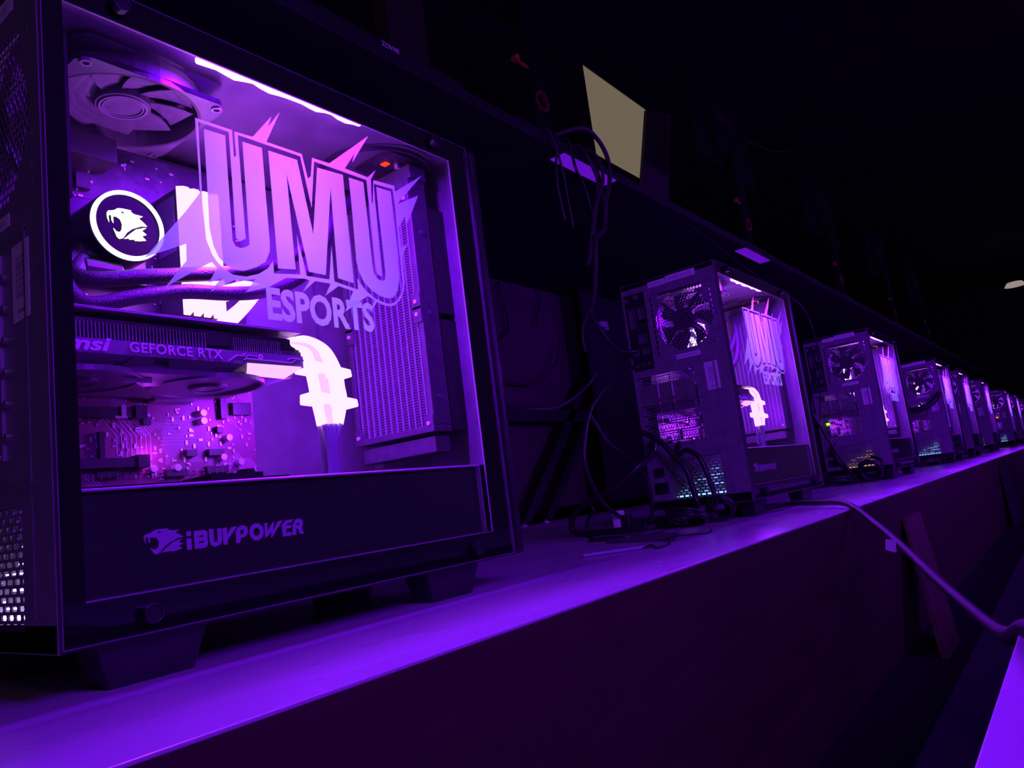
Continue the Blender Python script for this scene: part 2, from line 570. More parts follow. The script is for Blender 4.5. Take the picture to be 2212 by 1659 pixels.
def copy_tree(o, parent=None):
    c = o.copy()
    COL.objects.link(c)
    if parent:
        c.parent = parent
        c.matrix_parent_inverse = o.matrix_parent_inverse
    for ch in list(o.children):
        copy_tree(ch, c)
    return c
DEC = [[(0.09,0.3976),(0.1211,0.398),(0.121,0.3747),(0.1231,0.3775),(0.1231,0.3974),(0.1398,0.3984),(0.1595,0.4229),(0.1548,0.4113),(0.1682,0.4297),(0.1526,0.3981),(0.1878,0.3981),(0.192,0.3767),(0.1956,0.3801),(0.1987,0.3979),(0.2176,0.3984),(0.2686,0.4409),(0.2453,0.4075),(0.2491,0.4177),(0.2354,0.3987),(0.2626,0.3976),(0.274,0.408),(0.2666,0.3967),(0.2644,0.371),(0.2661,0.3738),(0.2699,0.3968),(0.2972,0.3984),(0.2971,0.3924),(0.339,0.4209),(0.2976,0.3792),(0.3303,0.3973),(0.3094,0.362),(0.3073,0.3694),(0.2975,0.3564),(0.2976,0.3341),(0.3097,0.3442),(0.2977,0.3282),(0.2968,0.2994),(0.2943,0.2909),(0.288,0.2814),(0.2799,0.2754),(0.2716,0.2734),(0.264,0.2745),(0.2583,0.2759),(0.249,0.2652),(0.2555,0.2772),(0.2476,0.2802),(0.2197,0.2619),(0.231,0.2821),(0.2151,0.2843),(0.1996,0.2736),(0.2062,0.285),(0.19,0.2849),(0.1753,0.2723),(0.1844,0.2845),(0.1792,0.2851),(0.161,0.283),(0.1435,0.2724),(0.1227,0.2653),(0.132,0.2773),(0.1218,0.2744),(0.1143,0.2739),(0.0927,0.2609),(0.1022,0.2727),(0.0919,0.268),(0.0997,0.2804),(0.0959,0.2846),(0.0933,0.2833),(0.0584,0.2594),(0.0758,0.2819),(0.0764,0.2949),(0.045,0.2786),(0.0773,0.3194),(0.0899,0.3373),(0.0902,0.3561)],[(0.0922,0.3953),(0.1182,0.3955),(0.1175,0.3073),(0.1215,0.306),(0.126,0.309),(0.1259,0.3956),(0.1861,0.3956),(0.1934,0.3512),(0.2005,0.3952),(0.2608,0.3945),(0.261,0.3667),(0.2613,0.3071),(0.263,0.3026),(0.2675,0.3015),(0.2683,0.304),(0.2691,0.3687),(0.2697,0.3932),(0.2942,0.3943),(0.2951,0.375),(0.2942,0.3366),(0.2944,0.3003),(0.2922,0.2906),(0.2837,0.2802),(0.2752,0.2763),(0.2673,0.2762),(0.2568,0.2789),(0.2455,0.2849),(0.2398,0.2916),(0.2374,0.2954),(0.2371,0.2842),(0.2106,0.2877),(0.2112,0.3196),(0.2055,0.2885),(0.1816,0.2879),(0.1752,0.3223),(0.1752,0.288),(0.1495,0.2845),(0.1496,0.2951),(0.1442,0.2881),(0.1352,0.2819),(0.1238,0.2778),(0.1129,0.2775),(0.1059,0.2805),(0.1005,0.2849),(0.0965,0.2901),(0.0923,0.3011),(0.0911,0.3284),(0.0915,0.3433)],[(0.0967,0.3908),(0.1145,0.3912),(0.1143,0.3047),(0.1165,0.3009),(0.121,0.3002),(0.1263,0.3024),(0.1291,0.3049),(0.1299,0.3909),(0.1477,0.3912),(0.1478,0.3086),(0.1472,0.3026),(0.1424,0.2929),(0.134,0.2874),(0.1225,0.2821),(0.1133,0.2817),(0.1067,0.285),(0.1019,0.2891),(0.098,0.2977),(0.0958,0.3111),(0.0963,0.3446)],[(0.1538,0.3908),(0.1823,0.391),(0.1924,0.3264),(0.2034,0.3902),(0.2321,0.3914),(0.2326,0.2896),(0.2151,0.2914),(0.2165,0.3757),(0.2019,0.292),(0.1846,0.292),(0.1699,0.3763),(0.171,0.2918),(0.1538,0.2895)],[(0.2392,0.3909),(0.2565,0.391),(0.257,0.3658),(0.2576,0.3112),(0.2583,0.3023),(0.2624,0.2982),(0.2678,0.297),(0.2711,0.299),(0.2728,0.3047),(0.2728,0.3292),(0.2723,0.3695),(0.2728,0.3907),(0.2914,0.3909),(0.2908,0.3739),(0.292,0.3299),(0.2899,0.3015),(0.2864,0.2903),(0.2801,0.2833),(0.2726,0.2812),(0.2634,0.2821),(0.2532,0.2861),(0.2451,0.2924),(0.2399,0.3022),(0.2384,0.3107),(0.2392,0.3616)]]
LOGO = [[(0.0716,0.0908),(0.0751,0.0906),(0.0751,0.0874),(0.0716,0.0874)],[(0.0715,0.0858),(0.0751,0.0856),(0.0751,0.0782),(0.0716,0.0781)],[(0.0771,0.0904),(0.0852,0.0904),(0.0871,0.0892),(0.0875,0.0863),(0.0868,0.084),(0.0876,0.0817),(0.0868,0.079),(0.0849,0.078),(0.0771,0.0781)],[(0.0811,0.0867),(0.0843,0.0869),(0.0842,0.0857),(0.081,0.0856)],[(0.0808,0.083),(0.0845,0.0831),(0.0844,0.0817),(0.0807,0.0816)],[(0.0886,0.0905),(0.092,0.0904),(0.0919,0.0821),(0.0932,0.0808),(0.0949,0.0817),(0.0949,0.0902),(0.0983,0.0902),(0.0983,0.0816),(0.0969,0.0789),(0.093,0.0777),(0.0896,0.0789),(0.0886,0.0819)],[(0.099,0.0902),(0.1026,0.0903),(0.1025,0.0852),(0.1062,0.09),(0.111,0.0904),(0.1025,0.0811),(0.1025,0.0781),(0.0991,0.0782)],[(0.1096,0.0874),(0.1128,0.0902),(0.1166,0.0904),(0.1191,0.0887),(0.1196,0.0856),(0.1179,0.0823),(0.1131,0.0812),(0.1125,0.078),(0.1092,0.0783)],[(0.1132,0.0869),(0.1153,0.0874),(0.1162,0.086),(0.1154,0.0843),(0.1132,0.0841)],[(0.1328,0.0838),(0.1323,0.0818),(0.1313,0.0801),(0.1298,0.0789),(0.1281,0.0782),(0.1261,0.0781),(0.1243,0.0786),(0.1227,0.0797),(0.1215,0.0813),(0.1208,0.0831),(0.1207,0.0851),(0.1211,0.087),(0.1221,0.0887),(0.1236,0.09),(0.1253,0.0907),(0.1272,0.0908),(0.1291,0.0903),(0.1307,0.0892),(0.132,0.0877),(0.1327,0.0858)],[(0.1295,0.0841),(0.1291,0.0829),(0.1282,0.0819),(0.1271,0.0815),(0.1258,0.0816),(0.1248,0.0823),(0.1241,0.0834),(0.1239,0.0847),(0.1243,0.086),(0.1252,0.087),(0.1263,0.0874),(0.1276,0.0873),(0.1286,0.0866),(0.1293,0.0855)],[(0.1339,0.0902),(0.1365,0.0903),(0.1361,0.0843),(0.1415,0.0903),(0.1425,0.0904),(0.141,0.0836),(0.1459,0.0905),(0.1502,0.0907),(0.1393,0.0785),(0.1387,0.0787),(0.1393,0.0827),(0.1336,0.0788)],[(0.149,0.0868),(0.1525,0.0902),(0.1601,0.0907),(0.1584,0.0883),(0.1539,0.088),(0.1535,0.0864),(0.1578,0.0865),(0.1576,0.0841),(0.153,0.084),(0.1525,0.0811),(0.1575,0.0812),(0.1572,0.0783),(0.149,0.0784)],[(0.1589,0.0858),(0.162,0.0902),(0.1655,0.0907),(0.1685,0.0892),(0.1689,0.086),(0.1671,0.0833),(0.169,0.0787),(0.1654,0.0784),(0.1637,0.083),(0.162,0.083),(0.1618,0.0784),(0.1581,0.0783)],[(0.1624,0.087),(0.1652,0.0873),(0.1652,0.0857),(0.1625,0.0854)]]
LION = [[(0.0421,0.0888),(0.0421,0.0904),(0.0429,0.0916),(0.0471,0.0926),(0.0494,0.094),(0.0525,0.0944),(0.059,0.0944),(0.0585,0.0937),(0.0609,0.0927),(0.0671,0.0925),(0.0641,0.0909),(0.0676,0.089),(0.0697,0.0875),(0.0657,0.087),(0.0592,0.0846),(0.0551,0.0819),(0.0524,0.0787),(0.0499,0.0779),(0.0483,0.0787),(0.046,0.083),(0.0479,0.0816),(0.0501,0.0814),(0.0517,0.0831),(0.0521,0.086),(0.051,0.0883),(0.0488,0.0893),(0.0469,0.0893),(0.0461,0.0891),(0.0462,0.0856),(0.0451,0.0871),(0.0449,0.0898),(0.0434,0.0894),(0.0431,0.0886),(0.0434,0.0857),(0.0424,0.0874)],[(0.0529,0.0784),(0.0571,0.0816),(0.0615,0.0846),(0.0668,0.0862),(0.0692,0.0866),(0.0659,0.0845),(0.0691,0.0829),(0.0657,0.0816),(0.0685,0.0797),(0.0641,0.0788),(0.0603,0.0784),(0.0609,0.0791),(0.0563,0.0785),(0.0572,0.0792)],[(0.0515,0.092),(0.0529,0.093),(0.054,0.0925),(0.0532,0.0917)]]
# ------------------------------------------------------------------ the tower, built once at x = 0


def make_tower():
    root = empty('computer_tower')
    # --- case shell
    case = part('case_shell', MB().box(-.016, .425, 0, .196, .465, .4755)
                .box(-.016, .425, 0, .196, .0285, .046)
                .box(-.0145, .425, .193, .196, .046, .465)
                .box(-.0145, .42, 0, .004, .4598, .465)
                .box(-.0145, .42, 0, .004, .046, .054)
                .box(-.0145, -.001, 0, .004, .054, .455), MT['steel'], root, bevel=.0008)
    part('roof_liner', MB().box(-.0140, .4120, .004, .192, .4640, .4649), MT['inner'], root)
    part('front_fascia', MB().box(.425, .436, -.003, .196, .0285, .4765), MT['plastic'], root, bevel=.003)
    fr = MB().sheet('x', .4125, .414, .002, .193, .046, .465,
                    [(.04, .15, .18, .29), (.04, .15, .30, .41), (.008, .0125, .15, .185), (.008, .0125, .235, .27), (.008, .0125, .315, .35), (.008, .0125, .395, .42)])
    fr.box(.414, .425, .002, .193, .046, .465)
    part('front_frame', fr, MT['inner'], root)
    part('board_tray', MB().sheet('y', .186, .188, -.012, .412, .054, .462,
                                  [(.252, .262, .24, .285), (.272, .290, .165, .172), (.268, .276, .20, .225), (.252, .262, .33, .40)])
         .box(.244, .246, .180, .186, .054, .455).box(.246, .34, .182, .186, .13, .46), MT['inner'], root)
    # --- rear panel with its openings
    rear = part('rear_panel', MB().sheet('x', -.016, -.0145, 0, .196, .0285, .4755,
                                         [(.013, .137, .319, .443), (.147, .193, .300, .455), (.07, .188, .152, .286), (.045, .19, .042, .120)])
                .box(-.0168, -.016, .028, .031, .05, .30).box(-.0165, -.016, .028, .066, .296, .299)
                .box(-.0172, -.016, .196 - .003, .196, .05, .46).box(-.0166, -.016, .02, .19, .129, .132), MT['rear'], root)
    g = MB().hexgrid('x', -.0158, -.0148, .012, .138, .318, .444, .0062, .0030,
                     lambda u, v: math.hypot(u - .075, v - .381) < .058 or v > .432 and .03 < u < .12)
    part('fan_grille', g, MT['rear'], rear)
    part('psu_grille', MB().slotgrid('x', -.0158, -.0148, .045, .15, .042, .120, .0112, .0055, .78, .62).box(-.0158, -.0148, .15, .19, .042, .12), MT['rear'], rear)
    part('power_socket', MB().box(-.020, -.0158, .158, .184, .06, .08).box(-.021, -.0158, .162, .180, .092, .108), MT['plastic'], rear)
    io = part('io_plate', MB().sheet('x', -.0155, -.015, .147, .193, .300, .455,
                                     [(.152, .166, .395, .40), (.152, .166, .40, .425), (.172, .186, .385, .425), (.155, .172, .352, .372), (.153, .168, .330, .343), (.176, .187, .33, .343), (.154, .16, .308, .314), (.166, .172, .308, .314), (.178, .184, .308, .314)]), MT['chip'], rear)
    part('plate_edge', MB().box(-.0168, -.0155, .1465, .1475, .300, .455).box(-.0168, -.0155, .1922, .1932, .300, .455), MT['brass'], io)
    pr_ = MB()
    for (a, b, c, d) in ((.152, .166, .40, .425), (.172, .186, .385, .425), (.155, .172, .352, .372), (.153, .168, .330, .343), (.176, .187, .33, .343)):
        pr_.sheet('x', -.0185, -.0150, a, b, c, d, [(a + .002, b - .002, c + .002, d - .002)])
        pr_.box(-.015, -.0140, a, b, c, d)
    for y in (.157, .169, .181):
        pr_.ring((-.0185, y, .311), .0042, .0022, .004, 'x', 14)
    part('io_port', pr_, MT['grey'], io)
    part('io_screw_post', MB().cyl((-.019, .187, .444), .004, .006, 'x', 14).cyl((-.019, .165, .447), .005, .006, 'x', 14), MT['silver'], io)
    sl = MB()
    for k in range(7):
        z = .155 + k * .0187
        if k in (4, 5):     # graphics card outputs
            continue
        sl.sheet('x', -.0156, -.0150, .072, .188, z, z + .0165, [(.08, .18, z + .002, z + .0145)])
        sl.hexgrid('x', -.0156, -.0150, .078, .182, z + .001, z + .0155, .0058, .0026, lambda u, v: True)
    part('slot_cover', sl, MT['rear'], rear)
    gp = MB().sheet('x', -.0158, -.0150, .072, .188, .229, .267, [(.085, .105, .234, .2405), (.112, .132, .234, .2405), (.140, .160, .234, .2405)])
    for y in (.095, .122, .15):
        gp.box(-.0185, -.0150, y - .009, y + .009, .2345, .2400)
    part('graphics_output_plate', gp, MT['silver'], rear)
    part('slot_rail', MB().box(-.0185, -.016, .0660, .0685, .15, .29).box(-.0185, -.016, .118, .1195, .155, .286).box(-.0185, -.016, .148, .1495, .155, .286), MT['silver'], rear)
    for k in range(6):
        part('slot_screw', MB().cyl((-.019, .061, .165 + k * .0215), .0026, .003, 'x', 12), MT['silver'], rear)

    def label(y0, y1, z0, z1, bars, name='barcode_label'):
        lb = part(name, MB().box(-.0166, -.01605, y0, y1, z0, z1), MT['label'], rear, bevel=.0002)
        lb['label'] = 'pale paper label with dark bars'
        mb = MB()
        rnd = random.Random(int(y0 * 1e4))
        if bars == 'h':
            y = y0 + (y1 - y0) * .12
            while y < y1 - (y1 - y0) * .1:
                w = rnd.choice((.0004, .0008, .0012))
                mb.box(-.0168, -.0166, y, y + w, z0 + (z1 - z0) * .28, z1 - (z1 - z0) * .32)
                y += w + rnd.choice((.0009, .0016))
        else:
            z = z0 + (z1 - z0) * .3
            while z < z1 - (z1 - z0) * .2:
                w = rnd.choice((.0004, .0008, .0012))
                mb.box(-.0168, -.0166, y0 + (y1 - y0) * .22, y1 - (y1 - y0) * .25, z, z + w)
                z += w + rnd.choice((.0009, .0016))
            mb.box(-.0168, -.0166, y0 + (y1 - y0) * .25, y1 - (y1 - y0) * .3, z0 + .005, z0 + .0075)
        part('printed_barcode', mb, MT['ink'], lb)
    label(.098, .136, .4575, .4690, 'h', 'certification_label')
    label(.036, .097, .4585, .4718, 'h')
    label(.051, .100, .3065, .3160, 'h', 'serial_label')
    label(.0225, .0487, .2376, .2900, 'v')
    part('psu_light', MB().box(-.009, -.006, .05, .146, .0472, .0515).box(-.009, -.007, .052, .085, .066, .0675).box(-.009, -.007, .10, .138, .0585, .0598).box(-.009, -.007, .06, .10, .0765, .0775).box(-.009, -.007, .05, .072, .0825, .0835).box(-.009, -.007, .078, .095, .0545, .0556).box(-.009, -.007, .055, .07, .0935, .0943).box(-.009, -.007, .105, .118, .0715, .0722), MT['psu_cyan'], root)
    part('psu_core', MB().box(-.0035, .001, .046, .189, .047, .119), MT['dullmetal'], root)
    part('power_supply', MB().box(.04, .16, .05, .19, .048, .118), MT['grey'], root)
    # --- feet
    for fx in (.045, .335):
        for fy in (.024, .172):
            mb = MB()
            a, b = .037, .028
            vs = [(fx - a, fy - .016, .0285), (fx + a, fy - .016, .0285), (fx + a, fy + .016, .0285), (fx - a, fy + .016, .0285),
                  (fx - b, fy - .012, 0), (fx + b, fy - .012, 0), (fx + b, fy + .012, 0), (fx - b, fy + .012, 0)]
            mb.add(vs, [(0, 1, 2, 3), (7, 6, 5, 4), (0, 4, 5, 1), (1, 5, 6, 2), (2, 6, 7, 3), (3, 7, 4, 0)])
            part('foot', mb, MT['rubber'], root, bevel=.001)
    # --- glass side with printed border, decal and thumb screws
    gl = part('glass_panel', MB().box(-.0145, .4165, -.0045, -.0007, .031, .4745), MT['glass'], root)
    part('painted_border', MB().sheet('y', -.0007, -.0001, -.0145, .4165, .031, .4745, [(0, .391, .055, .455)]), MT['border'], gl)
    part('window_lip', MB().sheet('y', 0, .0016, -.0004, .3912, .0548, .4553, [(.0003, .3907, .0556, .4547)]), MT['lip'], root)
    part('edge_trim', MB().sheet('y', -.0047, -.0002, -.0152, .4172, .0303, .4752, [(-.0145, .4165, .031, .4745)]), MT['grey'], gl)
    for sx, sz in ((.036, .465), (.3625, .4655), (.036, .0425), (.3557, .0425)):
        part('thumb_screw', MB().cyl((sx, -.0105, sz), .0065, .006, 'y', 18).ring((sx, -.0115, sz), .0065, .005, .001, 'y', 18).box(sx - .004, sx + .004, -.0112, -.0105, sz - .0006, sz + .0006), MT['plastic'], gl, bevel=.0006)
    yg = -.0052
    me = flat_shape('printed_decal', DEC, lambda u, v, w: (u, yg - w, v), MT['film'], .0003)
    dec = link('printed_decal', me, gl)
    dec['label'] = 'frosted white UMU team lettering with spikes'
    me = text_shape('decal_word', 'ESPORTS', .0272, lambda u, v, w: (.1405 + u, yg - .0004 - w, .2455 + v + .0008 * u / .11), MT['film'], .0003, bold=.035, width=.1115, spacing=1.02)
    link('decal_word', me, gl)
    # --- power supply shroud with its logo
    sh = MB()
    prof = [(.0105, .050)] + [(.0150 - .0045 * math.cos(k * PI / 12), .1195 + .0045 * math.sin(k * PI / 12)) for k in range(7)] + [(.186, .1240), (.186, .050)]
    n = len(prof)
    xs = (.002, .4115)
    sh.prism(prof, 'x', *xs)
    shroud = part('psu_shroud', sh, MT['shroud'], root)
    lg = link('printed_logo', flat_shape('printed_logo', LOGO + LION, lambda u, v, w: (u, .0102 - w, v), MT['softprint'], .0004), shroud)
    lg['label'] = 'pale printed maker wordmark with roaring head'
    part('edge_highlight', MB().tube([(.001, .0112, .1234), (.4115, .0112, .1234)], .0011, 8), MT['edgehighlight'], shroud, smooth=True)  # added pale strip in place of the specular line along the edge
    part('shroud_rim', MB().sheet('y', .0050, .0106, .0012, .388, .0545, .1232, [(.0026, .3866, .0559, .1218)]), MT['lip'], shroud, bevel=.0004)
    part('cable_clip', MB().box(.105, .150, .03, .07, .124, .131).cyl((.148, .05, .124), .007, .011, 'z', 16).box(.155, .19, .05, .09, .124, .129), MT['plastic'], shroud)
    # --- motherboard and what sits on it
    mb_ = part('motherboard', MB().box(-.008, .236, .163, .165, .138, .262), MT['pcb'], root)
    part('upper_board', MB().box(-.008, .236, .163, .165, .262, .446), MT['pcbtop'], mb_)
    for z in (.156, .199, .242):
        part('expansion_slot', MB().box(.02, .112, .152, .163, z - .004, z + .004).box(.112, .122, .150, .163, z - .005, z + .006), MT['chip'], mb_)
    part('slot_latch', MB().box(.100, .104, .1505, .1525, .195, .205).box(.095, .105, .151, .152, .1935, .1955), MT['tin'], mb_)
    hs = MB().prism([(.128, .2085), (.165, .2085), (.178, .222), (.178, .246), (.128, .246)], 'y', .149, .163)
    hsk = part('chipset_heatsink', hs, MT['armor'], mb_, bevel=.001)
    mbl = MB()
    for k in range(3):
        o = k * .005
        pts = [(.139 + o, .228), (.139 + o, .236), (.150 + o, .244), (.1512 + o, .2435), (.1403 + o, .2355), (.1403 + o, .228)]
        mbl.prism(pts, 'y', .1484, .149)
    part('heatsink_line', mbl, MT['print'], hsk)
    part('drive_heatsink', MB().box(.025, .095, .157, .163, .216, .235).prism([(.050, .219), (.056, .219), (.072, .233), (.066, .233)], 'y', .1565, .157), MT['armor'], mb_)
    part('board_heatsink', MB().box(-.004, .018, .13, .163, .31, .43).box(.02, .10, .135, .163, .418, .44), MT['chip'], mb_, bevel=.001)
    rnd = random.Random(3)
    caps = [(.178, .200), (.178, .1925), (.203, .1765), (.150, .1500), (.214, .153), (.128, .150), (.196, .158), (.05, .3935), (.056, .3935), (.066, .423), (.03, .165), (.24 - .03, .245), (.085, .262), (.095, .264)]
    for cx, cz in caps:
        part('capacitor', MB().cyl((cx, .155, cz), .0032, .008, 'y', 14), MT['tin'], mb_)
    sm = MB()
    for _ in range(420):
        x, z = rnd.uniform(.0, .234), rnd.uniform(.140, .26)
        a, b = rnd.choice(((.0012, .0006), (.0006, .0012), (.002, .001), (.001, .002), (.0008, .0008)))
        sm.box(x - a, x + a, .1620, .163, z - b, z + b)
    for _ in range(240):
        x, z = rnd.uniform(.0, .234), rnd.uniform(.262, .44)
        a, b = rnd.choice(((.0012, .0006), (.0006, .0012), (.002, .001), (.0008, .0008)))
        sm.box(x - a, x + a, .1620, .163, z - b, z + b)
    for k in range(26):
        x = .045 + k * .0065
        for r in range(2):
            sm.box(x, x + .0008, .157, .163, .1435 + r * .003, .1443 + r * .003)
    part('surface_component', sm, MT['tin'], mb_)['kind'] = 'stuff'
    for (x, z, w, h) in ((.125, .192, .007, .006), (.086, .172, .004, .022), (.195, .1845, .006, .006), (.19, .163, .016, .006), (.165, .163, .01, .006), (.09, .147, .018, .005), (.15, .1455, .02, .006), (.19, .147, .022, .006), (.05, .146, .014, .005), (.2, .21, .006, .03), (.2, .235, .006, .012), (.22, .205, .02, .012), (.22, .232, .018, .012), (.045, .405, .01, .01), (.062, .405, .01, .012), (.08, .405, .012, .014)):
        part('board_chip', MB().box(x - w / 2, x + w / 2, .157, .163, z - h / 2, z + h / 2), MT['chip'], mb_)
    trc = MB()
    for k in range(9):
        z = .172 + k * .0032
        x0, x1 = .138 + k * .001, .172
        trc.prism([(x0, z), (x1, z), (x1 + .012, z + .010), (x1 + .0125, z + .0096), (x1 + .0002, z - .0007), (x0, z - .0007)], 'y', .1627, .163)
    for k in range(8):
        x = .100 + k * .0042
        trc.prism([(x, .158), (x, .180), (x - .016, .200), (x - .0156, .2004), (x + .0009, .1804), (x + .0009, .158)], 'y', .1627, .163)
    part('board_trace', trc, MT['softprint'], mb_)
    # --- memory
    for k in range(4):
        x = .1465 + k * .0098
        st = part('memory_stick', MB().box(x, x + .005, .124, .163, .283, .404), MT['armor'], root, bevel=.0006)
        part('memory_light', MB().prism([(.283, .124), (.404, .124), (.404, .118), (.396, .111), (.291, .111), (.283, .118)], 'x', x - .0005, x + .0055) if False else
             MB().add([(x - .0005, .124, .283), (x + .0058, .124, .283), (x + .0058, .124, .405), (x - .0005, .124, .405),
                       (x, .112, .287), (x + .0053, .112, .287), (x + .0053, .112, .401), (x, .112, .401)],
                      [(0, 1, 2, 3), (7, 6, 5, 4), (0, 4, 5, 1), (1, 5, 6, 2), (2, 6, 7, 3), (3, 7, 4, 0)]), MT['ramglow'], st)
        if k == 0:
            part('memory_label', MB().box(x - .0004, x, .130, .160, .345, .398), MT['ramlabel'], st)
    # --- processor cooler: pump block, lit ring, lit emblem
    pc = (.0915, .106, .3487)
    pump = part('pump_block', MB().cyl((pc[0], pc[1] + .002, pc[2]), .031, .045, 'y', 48).box(pc[0] - .036, pc[0] + .036, .148, .163, pc[2] - .036, pc[2] + .036)
                .cyl((pc[0] - .034, .13, pc[2] - .022), .010, .03, 'x', 18).cyl((pc[0] - .034, .118, pc[2] - .040), .010, .03, 'x', 18), MT['plastic'], root, bevel=.001)
    part('pump_face', MB().cyl((pc[0], pc[1], pc[2]), .0268, .002, 'y', 48), MT['border'], pump)
    part('lit_ring', MB().ring((pc[0], pc[1] - .0015, pc[2]), .0300, .0267, .003, 'y', 64), MT['ring'], pump)
    lx = [p[0] for p in LION[0]]
    lz = [p[1] for p in LION[0]]
    k = .033 / (max(lx) - min(lx))
    part_me = flat_shape('lit_emblem', LION, lambda u, v, w: (pc[0] - .0175 + (u - min(lx)) * k, pc[1] - .0006 - w, pc[2] - .0135 + (v - min(lz)) * k * 1.38), MT['emblemglow'], .0006)
    link('lit_emblem', part_me, pump)
    part('board_screw', MB().cyl((.1245, .155, .3665), .004, .006, 'y', 16), MT['bright'], mb_)
    # --- coolant hoses
    t1 = smooth_path([(.060, .120, .318), (.050, .108, .300), (.060, .096, .294), (.0888, .088, .2985), (.1289, .088, .307), (.1735, .088, .3165), (.2242, .088, .334), (.2715, .088, .3675), (.312, .090, .408), (.345, .095, .438), (.362, .098, .440)])
    part('coolant_hose', MB().tube(t1, .0064, 14), MT['sleeve'], root, smooth=True)
    t2 = smooth_path([(.062, .126, .326), (.042, .112, .300), (.048, .092, .272), (.0837, .082, .2795), (.123, .080, .289), (.1664, .080, .2935), (.2052, .080, .3024), (.2435, .080, .3221), (.272, .082, .354), (.300, .09, .400), (.335, .105, .432), (.362, .115, .436)])
    part('coolant_hose', MB().tube(t2, .0064, 14), MT['sleeve'], root, smooth=True)
    # --- radiator with its fans
    rad = part('radiator', MB().sheet('x', .360, .387, .035, .155, .163, .440, [(.042, .148, .170, .432)])
               .box(.362, .387, .032, .158, .440, .456).box(.364, .387, .040, .150, .142, .159), MT['rad'], root, bevel=.0012)
    part('radiator_core', MB().box(.3655, .385, .042, .148, .170, .432), MT['rad'], rad)
    rl = MB()
    for i in range(12):
        y = .0455 + i * .0091
        rl.box(.3632, .3655, y, y + .0016, .170, .432)
    part('radiator_channel', rl, MT['radline'], rad)
    fn = MB()
    for i in range(90):
        z = .171 + i * .0029
        fn.box(.3643, .3656, .042, .148, z, z + .0011)
    part('radiator_fin', fn, MT['grey'], rad)
    tb = MB()
    for z in (.172, .288, .302, .418):
        for y in (.041, .149):
            tb.box(.3585, .360, y - .006, y + .006, z - .009, z + .009)
    part('radiator_tab', tb, MT['rad'], rad, bevel=.0006)
    for z in (.172, .288, .302, .418):
        for y in (.041, .149):
            part('radiator_screw', MB().cyl((.357, y, z), .0022, .002, 'x', 12), MT['bright'], rad)
    for z in (.20, .29, .38):
        part('side_screw', MB().cyl((.373, .0338, z), .0025, .0015, 'y', 12), MT['grey'], rad)
    for cz in (.225, .352):
        f = MB().sheet('x', .388, .412, .035, .155, cz - .06, cz + .06, [(.040, .150, cz - .055, cz + .055)])
        fo = part('radiator_fan', f, MT['plastic'], root)
        part('fan_rotor', rotor('x', .398, .095, cz, .052, .02, 9, .012), MT['chip'], fo)
    # --- fan under the roof
    tf = MB()
    cx, cy = .084, .0895
    circ = [(cx + .0575 * math.cos(2 * PI * i / 40 + PI / 40), cy + .0575 * math.sin(2 * PI * i / 40 + PI / 40)) for i in range(40)]
    sq = []
    for (u, v) in circ:
        du, dv = u - cx, v - cy
        m = .06 / max(abs(du), abs(dv))
        sq.append((cx + du * m, cy + dv * m))
    for z0, z1 in ((.440, .445), (.460, .465)):
        tf.holed_cell('z', z0, z1, sq, circ)
    tf.ring((cx, cy, .440), .0600, .0575, .025, 'z', 40)
    top = part('top_fan', tf, MT['grey'], root)
    part('fan_rotor', rotor('z', cx, cy, .446, .055, .021, 9, .014), MT['grey'], top)
    part('fan_hub_ring', MB().ring((cx, cy, .4445), .0185, .0170, .002, 'z', 40).ring((cx, cy, .4448), .0155, .0145, .0015, 'z', 40), MT['fin'], top)
    for sx in (-.0525, .0525):
        for sy in (-.0525, .0525):
            part('fan_bushing', MB().ring((cx + sx, cy + sy, .4385), .0042, .0026, .003, 'z', 20), MT['fin'], top)
    # --- roof hub with a red light
    hub = part('control_board', MB().box(.332, .392, .03, .085, .4595, .4615), MT['pcbtop'], root)
    part('red_indicator', MB().box(.345, .352, .05, .058, .4580, .4595), MT['red'], hub)
    part('pin_header', MB().box(.358, .386, .045, .050, .4545, .4595), MT['tin'], hub)
    part('roof_ring', MB().ring((.355, .078, .4565), .062, .059, .004, 'z', 48), MT['steel'], root)
    # --- light strip under the roof edge
    pts = [(.1055 + i * .1695 / 20, .0110 + .0010 * math.sin(i * 1.9), .4597 + .0028 * i / 20 + .0012 * math.sin(i * 1.3)) for i in range(21)]
    st = part('light_strip', MB().tube(pts, .0030, 8), MT['led'], root, smooth=True)
    area_lamp('strip_lamp', (.19, .0085, .4545), (.19, .0085, 0), .17, .006, STRIP_W, VIOLET, st)
    # --- rear fan behind the grille
    sq2 = [(v + .0, u) for u, v in sq]
    rf = MB().sheet('x', -.0143, .009, .015, .135, .321, .441, [(.019, .131, .325, .437)])
    rfo = part('rear_fan', rf, MT['plastic'], root)
    part('fan_rotor', rotor('x', -.004, .075, .381, .054, .021, 7, .010, .62), MT['chip'], rfo)
    part('fan_strut', MB().prism([(.020, .328), (.024, .324), (.130, .434), (.126, .438)], 'x', -.0135, -.011).prism([(.130, .328), (.126, .324), (.020, .434), (.024, .438)], 'x', -.0135, -.011)
         .cyl((-.0138, .075, .381), .022, .003, 'x', 24), MT['chip'], rfo)
    # --- graphics card
    gy = .045
    gc = part('graphics_card', MB().box(-.012, .209, .050, .163, .2465, .2485).box(-.012, .2095, gy + .004, .16, .236, .2465), MT['chip'], root)
    part('backplate', MB().box(-.010, .2095, gy - .002, .162, .2530, .2553).box(.03, .2095, gy - .0028, gy - .002, .2527, .2537), MT['armor'], gc, bevel=.0005)
    hs = MB()
    for i in range(52):
        x = .002 + i * .0026
        if x > .118:
            break
        hs.box(x, x + .0007, gy, .155, .2325 if x > .01 else .234, .2445)
